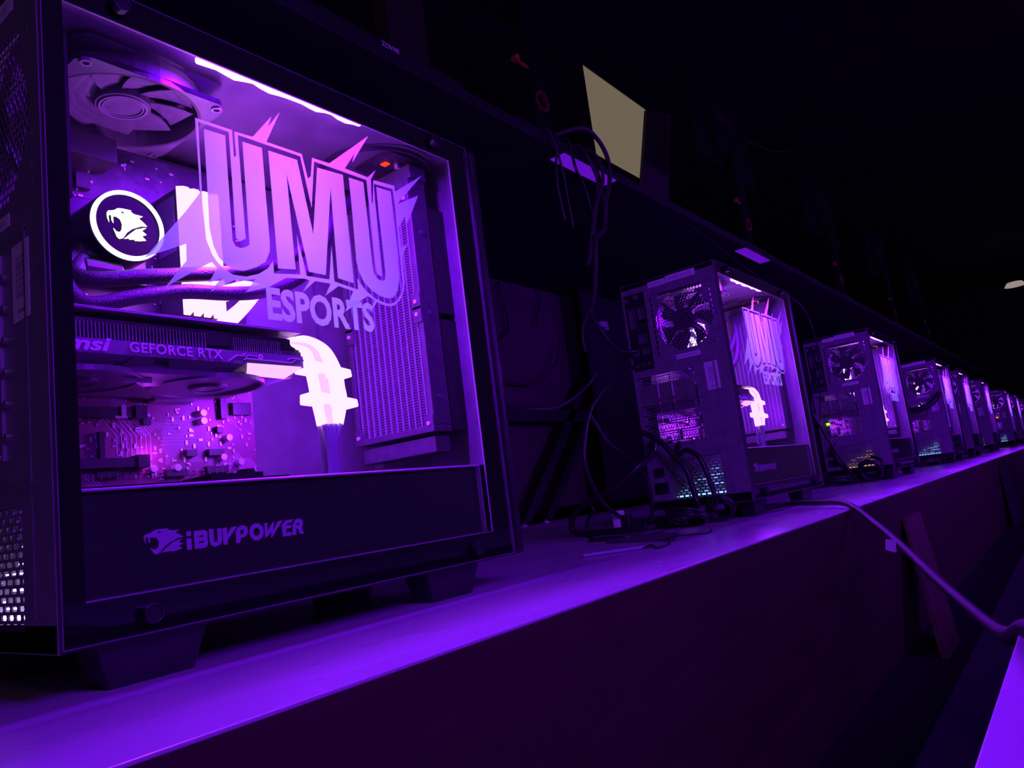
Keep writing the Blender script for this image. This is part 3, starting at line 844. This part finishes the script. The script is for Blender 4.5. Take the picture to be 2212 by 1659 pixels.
    for i in range(60):
        x = .142 + i * .0021
        if x > .187:
            break
        hs.box(x, x + .0006, gy, .155, .2315, .2435)
    for i in range(16):
        x = .188 + i * .0014
        hs.box(x, x + .0005, gy + .002, .155, .2305, .2365)
    part('heatsink_fins', hs, MT['fin'], gc)
    part('power_connector', MB().box(.188, .205, gy + .003, gy + .02, .2385, .2475), MT['plastic'], gc)
    ar = part('cooler_shroud', MB().box(-.012, .209, gy - .001, .16, .2215, .2320)
              .prism([(-.012, .2215), (.209, .2215), (.205, .2150), (.150, .2120), (-.012, .2120)], 'y', gy + .012, .158)
              .add([(-.012, gy - .001, .2215), (.062, gy - .001, .2215), (.052, gy + .012, .2165), (-.012, gy + .012, .2165)], [(0, 1, 2, 3)])
              .add([(.085, gy - .001, .2215), (.150, gy - .001, .2215), (.146, gy + .012, .2165), (.092, gy + .012, .2165)], [(0, 1, 2, 3)])
              .add([(.0605, gy - .002, .2212), (.072, gy - .002, .2212), (.108, gy + .045, .2100), (.090, gy + .050, .2095), (.052, gy + .014, .2140)], [(0, 1, 2, 3, 4)]), MT['armor'], gc)
    part('shroud_accent', MB().box(.066, .088, gy + .030, gy + .032, .2085, .2125), MT['bright'], ar)
    part('lit_accent', MB().add([(.152, gy - .0018, .2212), (.206, gy - .0018, .2212), (.197, gy + .012, .2135), (.160, gy + .012, .2150),
                                 (.152, gy - .0018, .2222), (.206, gy - .0018, .2222), (.197, gy + .012, .2165), (.160, gy + .012, .2165)],
                                [(0, 1, 2, 3), (7, 6, 5, 4), (0, 4, 5, 1), (1, 5, 6, 2), (2, 6, 7, 3), (3, 7, 4, 0)]), MT['strand_dim'], ar)
    ln = MB()
    yl = gy - .0016
    ln.prism([(.1360, .2226), (.1435, .2276), (.1480, .2273), (.1520, .2302), (.1512, .2306), (.1476, .2283), (.1430, .2286), (.1350, .2230)], 'y', yl, gy)
    ln.prism([(.1515, .2268), (.1545, .2286), (.1620, .2283), (.1620, .2290), (.1540, .2294), (.1505, .2272)], 'y', yl, gy)
    ln.prism([(.1500, .2242), (.1520, .2255), (.1960, .2248), (.2010, .2275), (.2010, .2284), (.1955, .2258), (.1515, .2265), (.1490, .2246)], 'y', yl, gy)
    ln.prism([(.1930, .2270), (.1960, .2290), (.2060, .2288), (.2060, .2298), (.1955, .2300), (.1920, .2274)], 'y', yl, gy)
    part('shroud_line', ln, MT['print'], ar)
    part('shroud_screw', MB().ring((.1655, yl, .2283), .0023, .0010, .002, 'y', 16), MT['bright'], ar)
    link('maker_lettering', text_shape('maker_lettering', 'msi', .0098, lambda u, v, w: (.0120 + u, gy - .0015 - w, .2228 + v), MT['print'], .0004, bold=.03, shear=.25, width=.031), ar)
    link('model_lettering', text_shape('model_lettering', 'GEFORCE RTX', .0078, lambda u, v, w: (.0560 + u, gy - .0015 - w, .2238 + v), MT['print'], .0004, bold=.02, width=.0745, spacing=1.08), ar)
    for fx in (.040, .148):
        fo = part('card_fan', MB().ring((fx, .097, .2108), .047, .0440, .004, 'z', 48), MT['armor'], gc)
        part('fan_rotor', rotor('z', fx, .097, .2125, .0435, .016, 11, .006), MT['chip'], fo)
        part('fan_badge', MB().ring((fx, .097, .2098), .0135, .0125, .001, 'z', 36).cyl((fx, .097, .2104), .0160, .003, 'z', 36), MT['grey'], fo)
    # --- lit power cables with combs
    lit, tail, dim = MB(), MB(), MB()
    for i in range(8):
        t = i / 7
        yy = gy + .002 + (i % 2) * .010
        p = [(.200, yy + .004, .2435 + t * .0028), (.213 + t * .004, yy, .2400 + t * .0110), (.2190 + t * .022, yy - .001, .2330 + t * .0100), (.2180 + t * .0375, yy - .001, .2235 - t * .0010),
             (.2205 + t * .0365, yy - .001, .2080), (.2225 + t * .0355, yy - .001, .1930), (.2290 + t * .0210, yy, .1720), (.2325 + t * .0085, yy + .001, .1520), (.2350 + t * .010, yy + .004, .1250)]
        sp = smooth_path(p, 6)
        (dim if i in (2, 5) else lit).tube(sp[:37], .0031, 8)
        tail.tube(sp[36:], .0026, 8)
    gpc = part('graphics_power_cable', lit, MT['strand'], root, smooth=True)
    part('dim_strand', dim, MT['strand_dim'], gpc, smooth=True)
    part('cable_tail', tail, MT['ramlabel'], gpc, smooth=True)
    for a, b, z in ((.2120, .2595, .2235), (.2150, .2640, .1955)):
        v = [(a, z + .0055), (b, z - .001), (b + .001, z - .0085), (a - .001, z - .0045)]
        part('cable_comb', MB().prism(v, 'y', gy - .006, gy + .016), MT['strand'], gpc, bevel=.0015)
    lit = MB()
    for i in range(6):
        t = i / 5
        p = [(.186, .150, .316 - t * .010), (.193, .125, .3155 - t * .010), (.207, .118, .3195 - t * .009), (.2235 - t * .012, .118, .3170 - t * .0065), (.2170 - t * .018, .120, .3050 - t * .0085), (.2050 - t * .020, .124, .2900 - t * .006), (.192 - t * .012, .13, .276)]
        lit.tube(smooth_path(p, 6), .0030, 8)
    part('board_power_cable', lit, MT['strand'], root, smooth=True)
    # --- lamps of the lit parts
    point_lamp('memory_lamp', (.166, .085, .345), .02, RAM_W, PINKISH, root)
    point_lamp('cable_lamp', (.238, .078, .205), .018, CAB_W, (.26, .004, 1.0), gpc)
    point_lamp('board_lamp', (.128, .150, .163), .004, BRD_W, (.5, .03, 1.0), root)
    return root


def rotor(axis, a, b, c, r, hub, n, h, cover=1.0):
    """fan wheel; for axis z (a, b) is the centre and c the height, for axis x a is the depth and (b, c) the centre"""
    def P(u, v, w):
        return (a + w, b + u, c + v) if axis == 'x' else (a + u, b + v, c + w)
    m = MB()
    o = P(0, 0, 0)
    m.cyl(o, hub, h, axis, 28)
    for i in range(n):
        t0 = 2 * PI * i / n
        vs = []
        K = 5
        for j in range(K):
            rr = hub * .95 + (r - hub * .95) * j / (K - 1)
            sw = .35 * j / (K - 1)
            for (dt, w) in ((0, h * .25), (cover * 2 * PI / n, h * .60)):
                th = t0 + dt + sw
                vs.append(P(rr * math.cos(th), rr * math.sin(th), w))
                vs.append(P(rr * math.cos(th), rr * math.sin(th), w + .0012))
        fs = []
        for j in range(K - 1):
            q = 4 * j
            fs += [(q, q + 2, q + 6, q + 4), (q + 1, q + 5, q + 7, q + 3), (q, q + 4, q + 5, q + 1), (q + 2, q + 3, q + 7, q + 6)]
        e = 4 * (K - 1)
        fs += [(0, 1, 3, 2), (e, e + 2, e + 3, e + 1)]
        m.add(vs, fs)
    return m


STRIP_W, RAM_W, CAB_W, BRD_W = 6.3, 1.8, 1.6, .045
tower = make_tower()
WHERE = [
    (0, 'nearest and largest computer tower, its glass side filling the left half', 'psu_white'),
    (1.1404, 'second tower from the camera, its rear fan and cyan lit lower grille visible', 'psu_cyan'),
    (2.3687, 'third tower from the camera, lower rear grille lit yellow behind tangled cables', 'psu_yellow'),
    (3.6895, 'fourth tower from the camera, with pale cyan lower grille and green network light', 'psu_cyan'),
    (4.4519, 'fifth tower from the camera, standing right behind the fourth tower', 'psu_dim'),
    (5.5443, 'sixth tower from the camera, between the fifth tower and the one with the orange light', 'psu_dim'),
    (7.2704, 'seventh tower from the camera, with an orange light on its rear and cyan grille', 'psu_cyan'),
    (8.341, 'eighth tower from the camera, a thin violet sliver near the right frame edge', 'psu_dim'),
    (9.7, 'farthest tower, at the right frame edge beyond all the others', 'psu_dim'),
]
towers = []
for i, (x, lab, psu) in enumerate(WHERE):
    t = tower if i == 0 else copy_tree(tower)
    t.location = (x, 0, 0)
    tag(t, lab, 'computer', 'computer towers in a row on the bench')
    towers.append(t)
    for ch in t.children:
        if ch.name.startswith('psu_light'):
            me = ch.data.copy()
            me.materials.clear()
            me.materials.append(MT[psu])
            ch.data = me
for i in (2, 3):
    part('network_light', MB().cbox(-.0195, .165, .195, .003, .008, .006), MT['green'], towers[i])['label'] = 'small bright green light'
part('network_light', MB().cbox(-.0195, .09, .25, .003, .022, .008), MT['orange'], towers[6])['label'] = 'small orange light'
# ------------------------------------------------------------------ the room
structure(part('floor', MB().box(-3, 18, -4, 6, -.29, -.27), MT['floor']))
structure(part('wall_back', MB().box(-3, 18, 6, 6.1, -.27, 3.2), MT['wall']))
structure(part('wall_far', MB().box(18, 18.1, -4, 6.1, -.27, 3.2), MT['wall']))
structure(part('ceiling', MB().box(-3, 18, -2.5, 6.1, 3.2, 3.3), MT['wall']))

# ------------------------------------------------------------------ benches and desk
bench = empty('computer_bench', (0, 0, -.27))
tag(bench, 'long low bench with glossy violet-lit top carrying the row of towers', 'bench')


def bpart(name, mb, m, bevel=0.0, parent=bench):
    o = part(name, mb, m, parent, bevel=bevel)
    o.location = (0, 0, .27)
    return o


bpart('bench_top', MB().box(-1.4, 15, -.1625, .97, -.0025, 0), MT['table'], .0008)
bpart('edge_band', MB().box(-1.4, 15, -.1622, .97, -.022, -.0025), MT['front'])
bpart('front_board', MB().box(-1.4, 15, -.1622, -.140, -.27, -.022), MT['front'])

opp = empty('opposite_bench', (0, 0, -.27))
tag(opp, 'second bench, its violet-lit edge showing in the bottom right corner', 'bench')
bpart('bench_top', MB().box(-1.6, 15, -1.3, -.4515, -.0025, 0), MT['table'], .0008, opp)
bpart('edge_band', MB().box(-1.6, 15, -1.3, -.4518, -.022, -.0025), MT['edgeband'], 0, opp)
bpart('front_board', MB().box(-1.6, 15, -.480, -.462, -.27, -.022), MT['border'], .001, opp)

s1 = part('wood_strip', MB().add([(1.474, -.172, -.052), (1.636, -.172, -.052), (1.636, -.1635, -.050), (1.474, -.1635, -.050),
                                  (1.262, -.236, -.27), (1.395, -.236, -.27), (1.395, -.222, -.27), (1.262, -.222, -.27)],
                                 [(0, 1, 2, 3), (7, 6, 5, 4), (0, 4, 5, 1), (1, 5, 6, 2), (2, 6, 7, 3), (3, 7, 4, 0)]), MT['wood'], bevel=.001)
tag(s1, 'brown wooden board leaning against the bench front under the drooping cable', 'board')
s2 = part('dark_strip', MB().add([(3.565, -.176, -.040), (3.90, -.176, -.040), (3.90, -.1635, -.040), (3.565, -.1635, -.040),
                                  (3.40, -.20, -.27), (3.72, -.20, -.27), (3.72, -.185, -.27), (3.40, -.185, -.27)],
                                 [(0, 1, 2, 3), (7, 6, 5, 4), (0, 4, 5, 1), (1, 5, 6, 2), (2, 6, 7, 3), (3, 7, 4, 0)]), MT['cloth'], bevel=.001)
tag(s2, 'narrow black board leaning on the far stretch of the bench front', 'board')

desk = empty('monitor_desk', (0, 0, 0))
tag(desk, 'long dark desk above and behind the row of towers', 'desk')
part('desk_top', MB().box(-1.2, 14, .285, .97, .806, .83), MT['deskwood'], desk, bevel=.002)
part('back_board', MB().box(-1.2, 14, .955, .965, .04, .806), MT['brownboard'], desk)
part('cross_bar', MB().box(-1.2, 14, .90, .93, .322, .364), MT['deskwood'], desk)
for x in (1.64, 4.3, 7.0, 9.7):
    for dx in (0.0, .12):
        mb = MB()
        x0, x1 = x + dx, x + dx + .80
        mb.add([(x0, .90, .012), (x0 + .045, .90, .012), (x0 + .045, .93, .012), (x0, .93, .012), (x1, .90, .806), (x1 + .045, .90, .806), (x1 + .045, .93, .806), (x1, .93, .806)],
               [(0, 3, 2, 1), (4, 5, 6, 7), (0, 1, 5, 4), (1, 2, 6, 5), (2, 3, 7, 6), (3, 0, 4, 7)])
        lg = part('leg', mb, MT['deskwood'], desk)
        part('levelling_foot', MB().cyl((x0 + .02, .915, 0), .012, .005, 'z', 16).cyl((x0 + .02, .915, .005), .005, .02, 'z', 10), MT['silver'], lg)

cl = MB()
N, Z = 120, 14
for i in range(N + 1):
    for j in range(Z + 1):
        x = 2.09 + i * 2.9 / N
        cl.v.append((x, .865 - .012 * math.sin(i * .55) - .006 * math.sin(i * 1.7 + 1) * (1 - j / Z), .03 + j * .77 / Z))
for i in range(N):
    for j in range(Z):
        a = i * (Z + 1) + j
        cl.f.append((a, a + 1, a + Z + 2, a + Z + 1))
dr = part('drape', cl, MT['cloth'], smooth=True)
sd = dr.modifiers.new('thick', 'SOLIDIFY')
sd.thickness = .003
tag(dr, 'black cloth drape hanging under the desk behind the second tower', 'drape')

# ------------------------------------------------------------------ monitors on the desk, seen from behind


def make_monitor():
    r = empty('monitor', (0, 0, .83))
    part('base', MB().box(-.12, .12, -.01, .20, 0, .010), MT['plastic'], r, bevel=.002)
    part('stand_column', MB().sheet('y', 0, .022, -.030, .030, .008, .36, [(-.016, .016, .06, .115)]), MT['border'], r, bevel=.003)
    part('cable_ring', MB().ring((0, -.004, .0873), .0235, .018, .010, 'y', 36), MT['redplastic'], r)['label'] = 'red cable ring'
    part('tip_marker', MB().prism([(-.088, .154), (-.074, .150), (-.068, .160), (-.070, .168), (-.080, .165)], 'y', -.004, .008).box(-.075, -.03, .002, .008, .155, .160), MT['orangeplastic'], r)['label'] = 'small orange tab'
    part('panel_back', MB().box(-.272, .272, .034, .060, .30, .62).box(-.12, .12, .018, .036, .34, .52), MT['border'], r, bevel=.004)
    part('vent', MB().box(-.10, .10, .0165, .018, .49, .493).box(-.10, .10, .0165, .018, .48, .483).box(-.10, .10, .0165, .018, .47, .473), MT['chip'], r)
    return r


mon = make_monitor()
for i, (x, lab) in enumerate(((1.0975, 'nearest dark monitor seen from behind, red cable ring left of the pale screen'),
                              (2.3476, 'second dark monitor seen from behind, right of the pale screen, with orange tab'),
                              (3.60, 'third dark monitor from behind, above and beyond the second tower'),
                              (4.85, 'fourth dark monitor from behind, above the third tower'),
                              (6.10, 'farthest dark monitor from behind, above the fourth tower'))):
    m = mon if i == 0 else copy_tree(mon)
    m.location = (x, .30, .83)
    tag(m, lab, 'monitor', 'monitors along the desk')

dsp = empty('display', (2.32, .72, .83))
tag(dsp, 'pale cream lit blank screen glowing above the hanging cables', 'screen')
for nm, mb, m in (('bezel', MB().sheet('y', -.024, -.008, -.262, .262, .406, .783, [(-.2486, .2526, .4195, .7695)]).box(-.262, .262, -.008, .010, .406, .783), 'plastic'),
                  ('screen', MB().box(-.2486, .2526, -.0205, -.0085, .4195, .7695), 'screen'),
                  ('stand', MB().box(-.025, .025, .010, .03, .008, .55).box(-.11, .11, -.06, .12, 0, .010), 'plastic')):
    part(nm, mb, MT[m], dsp)

lb = part('slanted_board', MB().prism([(2.386, 1.4986), (2.62, 1.56), (2.33, .83), (2.092, .83)], 'y', .615, .628), MT['panelframe'], bevel=.001)
tag(lb, 'dark slanted board covering the right edge of the pale screen', 'board')
bx = empty('device_box', (.66, .32, .83))
tag(bx, 'low black box on the desk with tiny pale lettering, above the first tower', 'box')
part('box_body', MB().box(-.22, .20, 0, .18, 0, .046), MT['plastic'], bx, bevel=.003)
link('lettering', text_shape('lettering', 'ZOWIE', .010, lambda u, v, w: (-.017 + u, -.0006 - w, .031 + v), MT['print'], .0004, bold=.03, width=.042), bx)
pl = part('brown_pillar', MB().box(1.29, 1.46, .90, .953, .83, 2.6), MT['panelframe'])
tag(pl, 'dim brown pillar rising behind the black lettered box', 'pillar')

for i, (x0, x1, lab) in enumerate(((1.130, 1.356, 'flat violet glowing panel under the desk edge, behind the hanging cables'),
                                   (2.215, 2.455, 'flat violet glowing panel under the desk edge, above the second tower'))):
    g = empty('violet_panel', ((x0 + x1) / 2, .30, .80))  # unidentified violet patch, built as a thin emissive slab
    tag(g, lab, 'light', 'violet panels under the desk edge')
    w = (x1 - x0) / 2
    part('glow_face', MB().box(-w, w, -.0185, .0185, 0, .002), MT['panelglow'], g)
    part('backing', MB().box(-w - .003, w + .003, -.0215, .0215, .0022, .006), MT['plastic'], g)

# ------------------------------------------------------------------ far things
lamp = empty('ceiling_lamp', (14.4, 0, 2.46))
tag(lamp, 'small pale oval lamp high at the right frame edge', 'lamp')
part('lamp_shade', MB().cyl((0, 0, 0), .15, .06, 'z', 28, .11), MT['dimwarm'], lamp, smooth=False)
part('lamp_stem', MB().cyl((0, 0, .06), .012, .68, 'z', 10), MT['plastic'], lamp)
wr = part('overhead_wire', MB().tube(smooth_path([(3.2, .6, 1.70), (4.035, .6, 1.827), (5.07, .6, 2.236), (6.475, .6, 2.82), (7.4, .6, 3.195)]), .006, 8), MT['greycable'], smooth=True)
tag(wr, 'thin pale wire strung up through the dark at upper right', 'wire')

# ------------------------------------------------------------------ cables


def cable(name, pts, r, m, lab, group=None, cat='cable', per=8):
    o = part(name, MB().tube(smooth_path(pts, per), r, 10), MT[m], smooth=True)
    tag(o, lab, cat, group)
    return o


HG = 'cables hanging from the desk edge'
cable('hanging_cable', [(1.13, .32, .851), (1.1953, .27, .877), (1.2605, .268, .874), (1.2949, .265, .833), (1.2802, .262, .768), (1.2445, .26, .714), (1.2166, .26, .642), (1.11, .225, .585), (1.084, .222, .522), (1.062, .22, .4665), (1.043, .22, .430), (1.031, .22, .418)], .0052, 'greycable', 'thickest hanging cable, arching over the pale screen corner and falling to the left', HG)
cable('hanging_cable', [(1.135, .31, .840), (1.1424, .277, .836), (1.146, .272, .795), (1.153, .271, .764), (1.171, .271, .745), (1.19, .272, .70), (1.20, .273, .62)], .0032, 'cable', 'thin cable crossing the left third of the nearer violet panel', HG)
cable('hanging_cable', [(1.183, .31, .838), (1.185, .277, .835), (1.188, .258, .80), (1.1997, .253, .768), (1.206, .253, .748), (1.1864, .253, .689), (1.1495, .253, .607), (1.12, .253, .55)], .0036, 'greycable', 'cable slanting across the middle of the nearer violet panel', HG)
cable('hanging_cable', [(1.219, .31, .838), (1.2194, .277, .835), (1.2194, .248, .800), (1.2102, .241, .749), (1.1842, .241, .71), (1.1482, .241, .659), (1.112, .241, .58), (1.09, .241, .53)], .0040, 'greycable', 'darker cable just right of the slanting one, curling left at its end', HG)
cable('hanging_cable', [(1.232, .31, .838), (1.2325, .277, .835), (1.2332, .268, .80), (1.2409, .264, .7598), (1.238, .264, .70), (1.232, .264, .64)], .0034, 'cable', 'short dark cable at the right part of the nearer violet panel', HG)
cable('hanging_cable', [(1.06, .31, .838), (1.0645, .277, .834), (1.07, .266, .7885), (1.0593, .266, .729), (1.0581, .266, .688), (1.07, .268, .63)], .0026, 'greycable', 'leftmost thin hanging cable, left of the nearer violet panel', HG)
cable('hanging_cable', [(1.096, .31, .838), (1.0944, .277, .834), (1.0761, .266, .785), (1.0869, .266, .737), (1.0893, .266, .696), (1.10, .268, .62)], .0026, 'greycable', 'second thin hanging cable from the left, beside the red ring', HG)
cable('video_cable', [(1.031, .22, .418), (1.048, .215, .392), (1.062, .205, .362), (1.078, .195, .343), (1.092, .182, .337), (1.102, .17, .337)], .0045, 'cable', 'cable running down into the rear ports of the second tower')
cable('grey_cable', [(1.031, .222, .418), (1.012, .225, .397), (1.002, .225, .377), (1.000, .225, .361), (1.004, .225, .340)], .0030, 'greycable', 'thin tan cable end dangling left of the second tower')
pg = part('cable_plug', MB().box(1.062, 1.082, .212, .222, .392, .404).box(1.078, 1.088, .214, .220, .388, .396), MT['softprint'], bevel=.001)
tag(pg, 'small pale plug caught on the cable left of the second tower', 'plug')
WG = 'thin wires looping over the back board'
cable('back_wire', [(1.54, .93, .50), (1.563, .925, .492), (1.628, .92, .465), (1.712, .92, .451), (1.855, .92, .4586), (1.977, .92, .535), (2.02, .92, .62)], .0045, 'greycable', 'wire sagging across the back board just right of the nearest tower', WG)
cable('back_wire', [(1.725, .945, .79), (1.725, .94, .778), (1.7456, .938, .684), (1.7377, .938, .627), (1.653, .938, .583), (1.568, .938, .5775), (1.5, .938, .60)], .0045, 'cable', 'black wire drooping in a hook shape on the brown back board', WG)
cable('back_wire', [(1.961, .94, .80), (1.961, .94, .8745 - .10), (1.9503, .938, .75), (1.9245, .938, .70), (1.9103, .938, .66)], .004, 'greycable', 'short thin wire hanging straight down on the back board', WG)

GG = 'cables leaving the rear of the second tower'
cable('rear_cable', [(1.118, .185, .312), (1.106, .20, .303), (1.03, .20, .2756), (.975, .20, .2436), (.94, .20, .214), (.915, .20, .172), (.905, .20, .13), (.916, .20, .098), (.945, .20, .06), (.99, .195, .030)], .0038, 'cable', 'cable bowing left from the second tower and down to the bench', GG)
cable('rear_cable', [(1.118, .187, .335), (1.105, .205, .33), (1.05, .22, .317), (.985, .22, .274), (.90, .22, .238), (.83, .22, .226), (.76, .24, .235), (.66, .28, .27)], .0034, 'cable', 'cable sweeping left from the second tower toward the nearest tower', GG)
cable('rear_cable', [(.953, .205, .215), (.962, .20, .196), (.99, .20, .165), (1.033, .20, .145), (1.072, .195, .122), (1.10, .188, .086), (1.09, .18, .04), (1.05, .17, .012)], .0040, 'sleeve', 'stiff cable slanting down right to the lower rear of the second tower', GG)
cable('rear_cable', [(1.09, .262, .20), (1.092, .225, .195), (1.09, .188, .183), (1.09, .148, .160), (1.09, .122, .128), (1.09, .101, .098), (1.09, .094, .064), (1.088, .09, .036), (1.07, .085, .016)], .0058, 'cable', 'thick black power cable curving down across the lit lower grille', GG)
cable('rear_cable', [(1.115, .118, .15), (1.09, .112, .127), (1.09, .094, .133), (1.09, .073, .118), (1.09, .064, .092), (1.09, .0585, .067), (1.088, .054, .040), (1.075, .055, .020)], .0048, 'cable', 'cable looping down at the right of the lit lower grille', GG)
cable('rear_cable', [(1.118, .17, .165), (1.06, .150, .135), (1.02, .1595, .1146), (1.0, .2048, .082), (1.0, .2506, .066), (1.0, .2881, .0502), (1.0, .3039, .0319), (1.0, .3062, .0135), (.998, .29, .0065), (.99, .2484, .0065), (.985, .2069, .0065), (1.0, .15, .008)], .0058, 'cable', 'wide cable loop lying on the bench left of the second tower', GG)
cable('rear_cable', [(1.0, .262, .060), (1.0, .2541, .0454), (1.0, .269, .0306), (1.0, .2749, .011), (.99, .266, .004), (.93, .220, .004), (.862, .180, .004), (.856, .155, .004), (.87, .11, .004), (.94, .09, .004)], .0034, 'cable', 'thin inner loop lying in front of the wide cable loop', GG)

BG = 'cable coils on the bench behind the second tower'


def coil(cx, cy, cz, r, n, tilt, lab, rad=.0030, squash=1.0, loc_axis='x'):
    rnd = random.Random(int(cx * 1000 + cy * 977))
    pts = []
    for i in range(n * 18 + 1):
        a = 2 * PI * i / 18
        rr = r * (1 + .10 * math.sin(a * .37 + cx * 9))
        p = Vector((rr * math.cos(a), rr * math.sin(a) * squash, .006 * math.sin(a * .61) + .0012 * (i / 18)))
        p.rotate(Matrix.Rotation(tilt, 3, 'Y'))
        pts.append(p + Vector((cx, cy, cz)))
    zmin = min(p.z for p in pts) - rad
    if zmin < .0005:
        for p in pts:
            p.z += .0005 - zmin
    o = part('cable_coil', MB().tube(pts, rad, 8), MT['cable'], smooth=True)
    tag(o, lab, 'cable', BG)
    return o


coil(1.005, .074, .014, .031, 6, .30, 'flat cable coil on the bench just left of the second tower foot')
coil(1.075, .043, .024, .022, 5, 1.05, 'upright cable coil leaning behind the second tower foot')
coil(1.045, .128, .008, .024, 4, .1, 'small flat cable coil under the lit grille of the second tower')
plug = empty('power_plug', (1.0, .20, 0))
tag(plug, 'upright pale and black power plug standing on the bench beside the wide cable loop', 'plug')
part('pale_body', MB().box(-.012, .012, -.003, .011, .0005, .041), MT['label'], plug, bevel=.002)
part('black_body', MB().cyl((0, -.013, .0005), .0095, .032, 'z', 20).box(-.008, .008, -.012, -.002, .012, .026), MT['plastic'], plug, bevel=.001)
o = part('flat_plate', MB().add([(.896, .172, .0005), (.874, .030, .0005), (.770, -.012, .0005), (.812, .121, .0005), (.896, .172, .0035), (.874, .030, .0035), (.770, -.012, .0035), (.812, .121, .0035)],
                                [(0, 3, 2, 1), (4, 5, 6, 7), (0, 1, 5, 4), (1, 2, 6, 5), (2, 3, 7, 6), (3, 0, 4, 7)]), MT['grey'], bevel=.0005)
tag(o, 'thin flat grey plate lying on the bench under the cable loops', 'plate')
o = part('pale_stick', MB().tube([(.6203, .0457, .0026), (.6802, -.0105, .0026)], .0022, 8), MT['softprint'])
tag(o, 'short pale pinkish stick lying on the bench between the first two towers', 'stick')
cable('frayed_string', [(.677, -.012, .0022), (.69, -.010, .0018), (.698, -.0116, .0030), (.680, -.026, .0018), (.666, -.038, .0018), (.70, -.034, .0018), (.7165, -.0293, .0018), (.745, -.016, .002), (.772, -.0025, .0055), (.84, -.03, .0018), (.90, -.01, .0018)], .0013, 'rubber', 'dark frayed string trailing from the pale stick across the bench', cat='string')

# big drooping cable between the benches
cable('crossing_cable', [(1.33, .11, .0065), (1.2366, .07, .0065), (1.2281, .03, .0070), (1.2402, -.02, .0115), (1.2073, -.08, .0105), (1.1245, -.155, .0078), (1.0221, -.22, -.024), (.8763, -.275, -.039), (.6921, -.34, -.056), (.4924, -.40, -.0565), (.30, -.435, -.026), (.155, -.462, .0064), (.04, -.50, .0066), (-.12, -.60, .0066)], .0050, 'braid', 'thick braided cable drooping from the bench to the opposite bench')
tg = part('paper_tag', MB().add([(.828, -.268, -.0226), (.872, -.2695, -.0290), (.862, -.2695, -.0440), (.816, -.268, -.0345), (.828, -.2674, -.0226), (.872, -.2689, -.0290), (.862, -.2689, -.0440), (.816, -.2674, -.0345)],
                                [(0, 3, 2, 1), (4, 5, 6, 7), (0, 1, 5, 4), (1, 2, 6, 5), (2, 3, 7, 6), (3, 0, 4, 7)]), MT['tag'])
tag(tg, 'small white paper tag wrapped on the drooping braided cable', 'tag')

# cables behind the third and fourth towers
TG = 'cables behind the third tower'
cable('rear_cable', [(2.345, .18, .34), (2.30, .1925, .25), (2.30, .165, .16), (2.30, .135, .085), (2.295, .11, .03), (2.27, .09, .008)], .005, 'cable', 'cable falling from the third tower ports across its yellow grille', TG)
cable('rear_cable', [(2.35, .16, .13), (2.31, .155, .09), (2.30, .125, .045), (2.30, .08, .020), (2.30, .03, .03), (2.305, .02, .06), (2.32, .05, .075)], .0052, 'cable', 'cable curling up at the right of the yellow lit grille', TG)
c = coil(2.29, .055, .03, .03, 5, 1.15, 'upright cable coil on the bench behind the third tower', .004)
coil(2.27, .15, .012, .045, 6, .1, 'flat cable coil on the bench left of the third tower', .004)
FG = 'cables behind the fourth tower'
cable('rear_cable', [(3.665, .16, .31), (3.62, .15, .27), (3.61, .11, .255), (3.615, .06, .26), (3.64, .02, .29), (3.66, .006, .315)], .012, 'rubber', 'thick black cable slung across the middle of the fourth tower rear', FG)
cable('rear_cable', [(3.665, .17, .25), (3.62, .165, .20), (3.615, .16, .12), (3.60, .14, .05), (3.58, .12, .01)], .007, 'cable', 'cable hanging down past the green light of the fourth tower', FG)
coil(3.58, .10, .014, .05, 5, .1, 'flat cable coil on the bench left of the fourth tower', .005)
cable('hanging_cable', [(1.70, .29, .80), (1.75, .10, .56), (1.781, .03, .4816), (1.859, .03, .397), (1.95, .06, .32), (2.1, .12, .2)], .0016, 'greycable', 'thin wire running down between the second and third towers', HG)
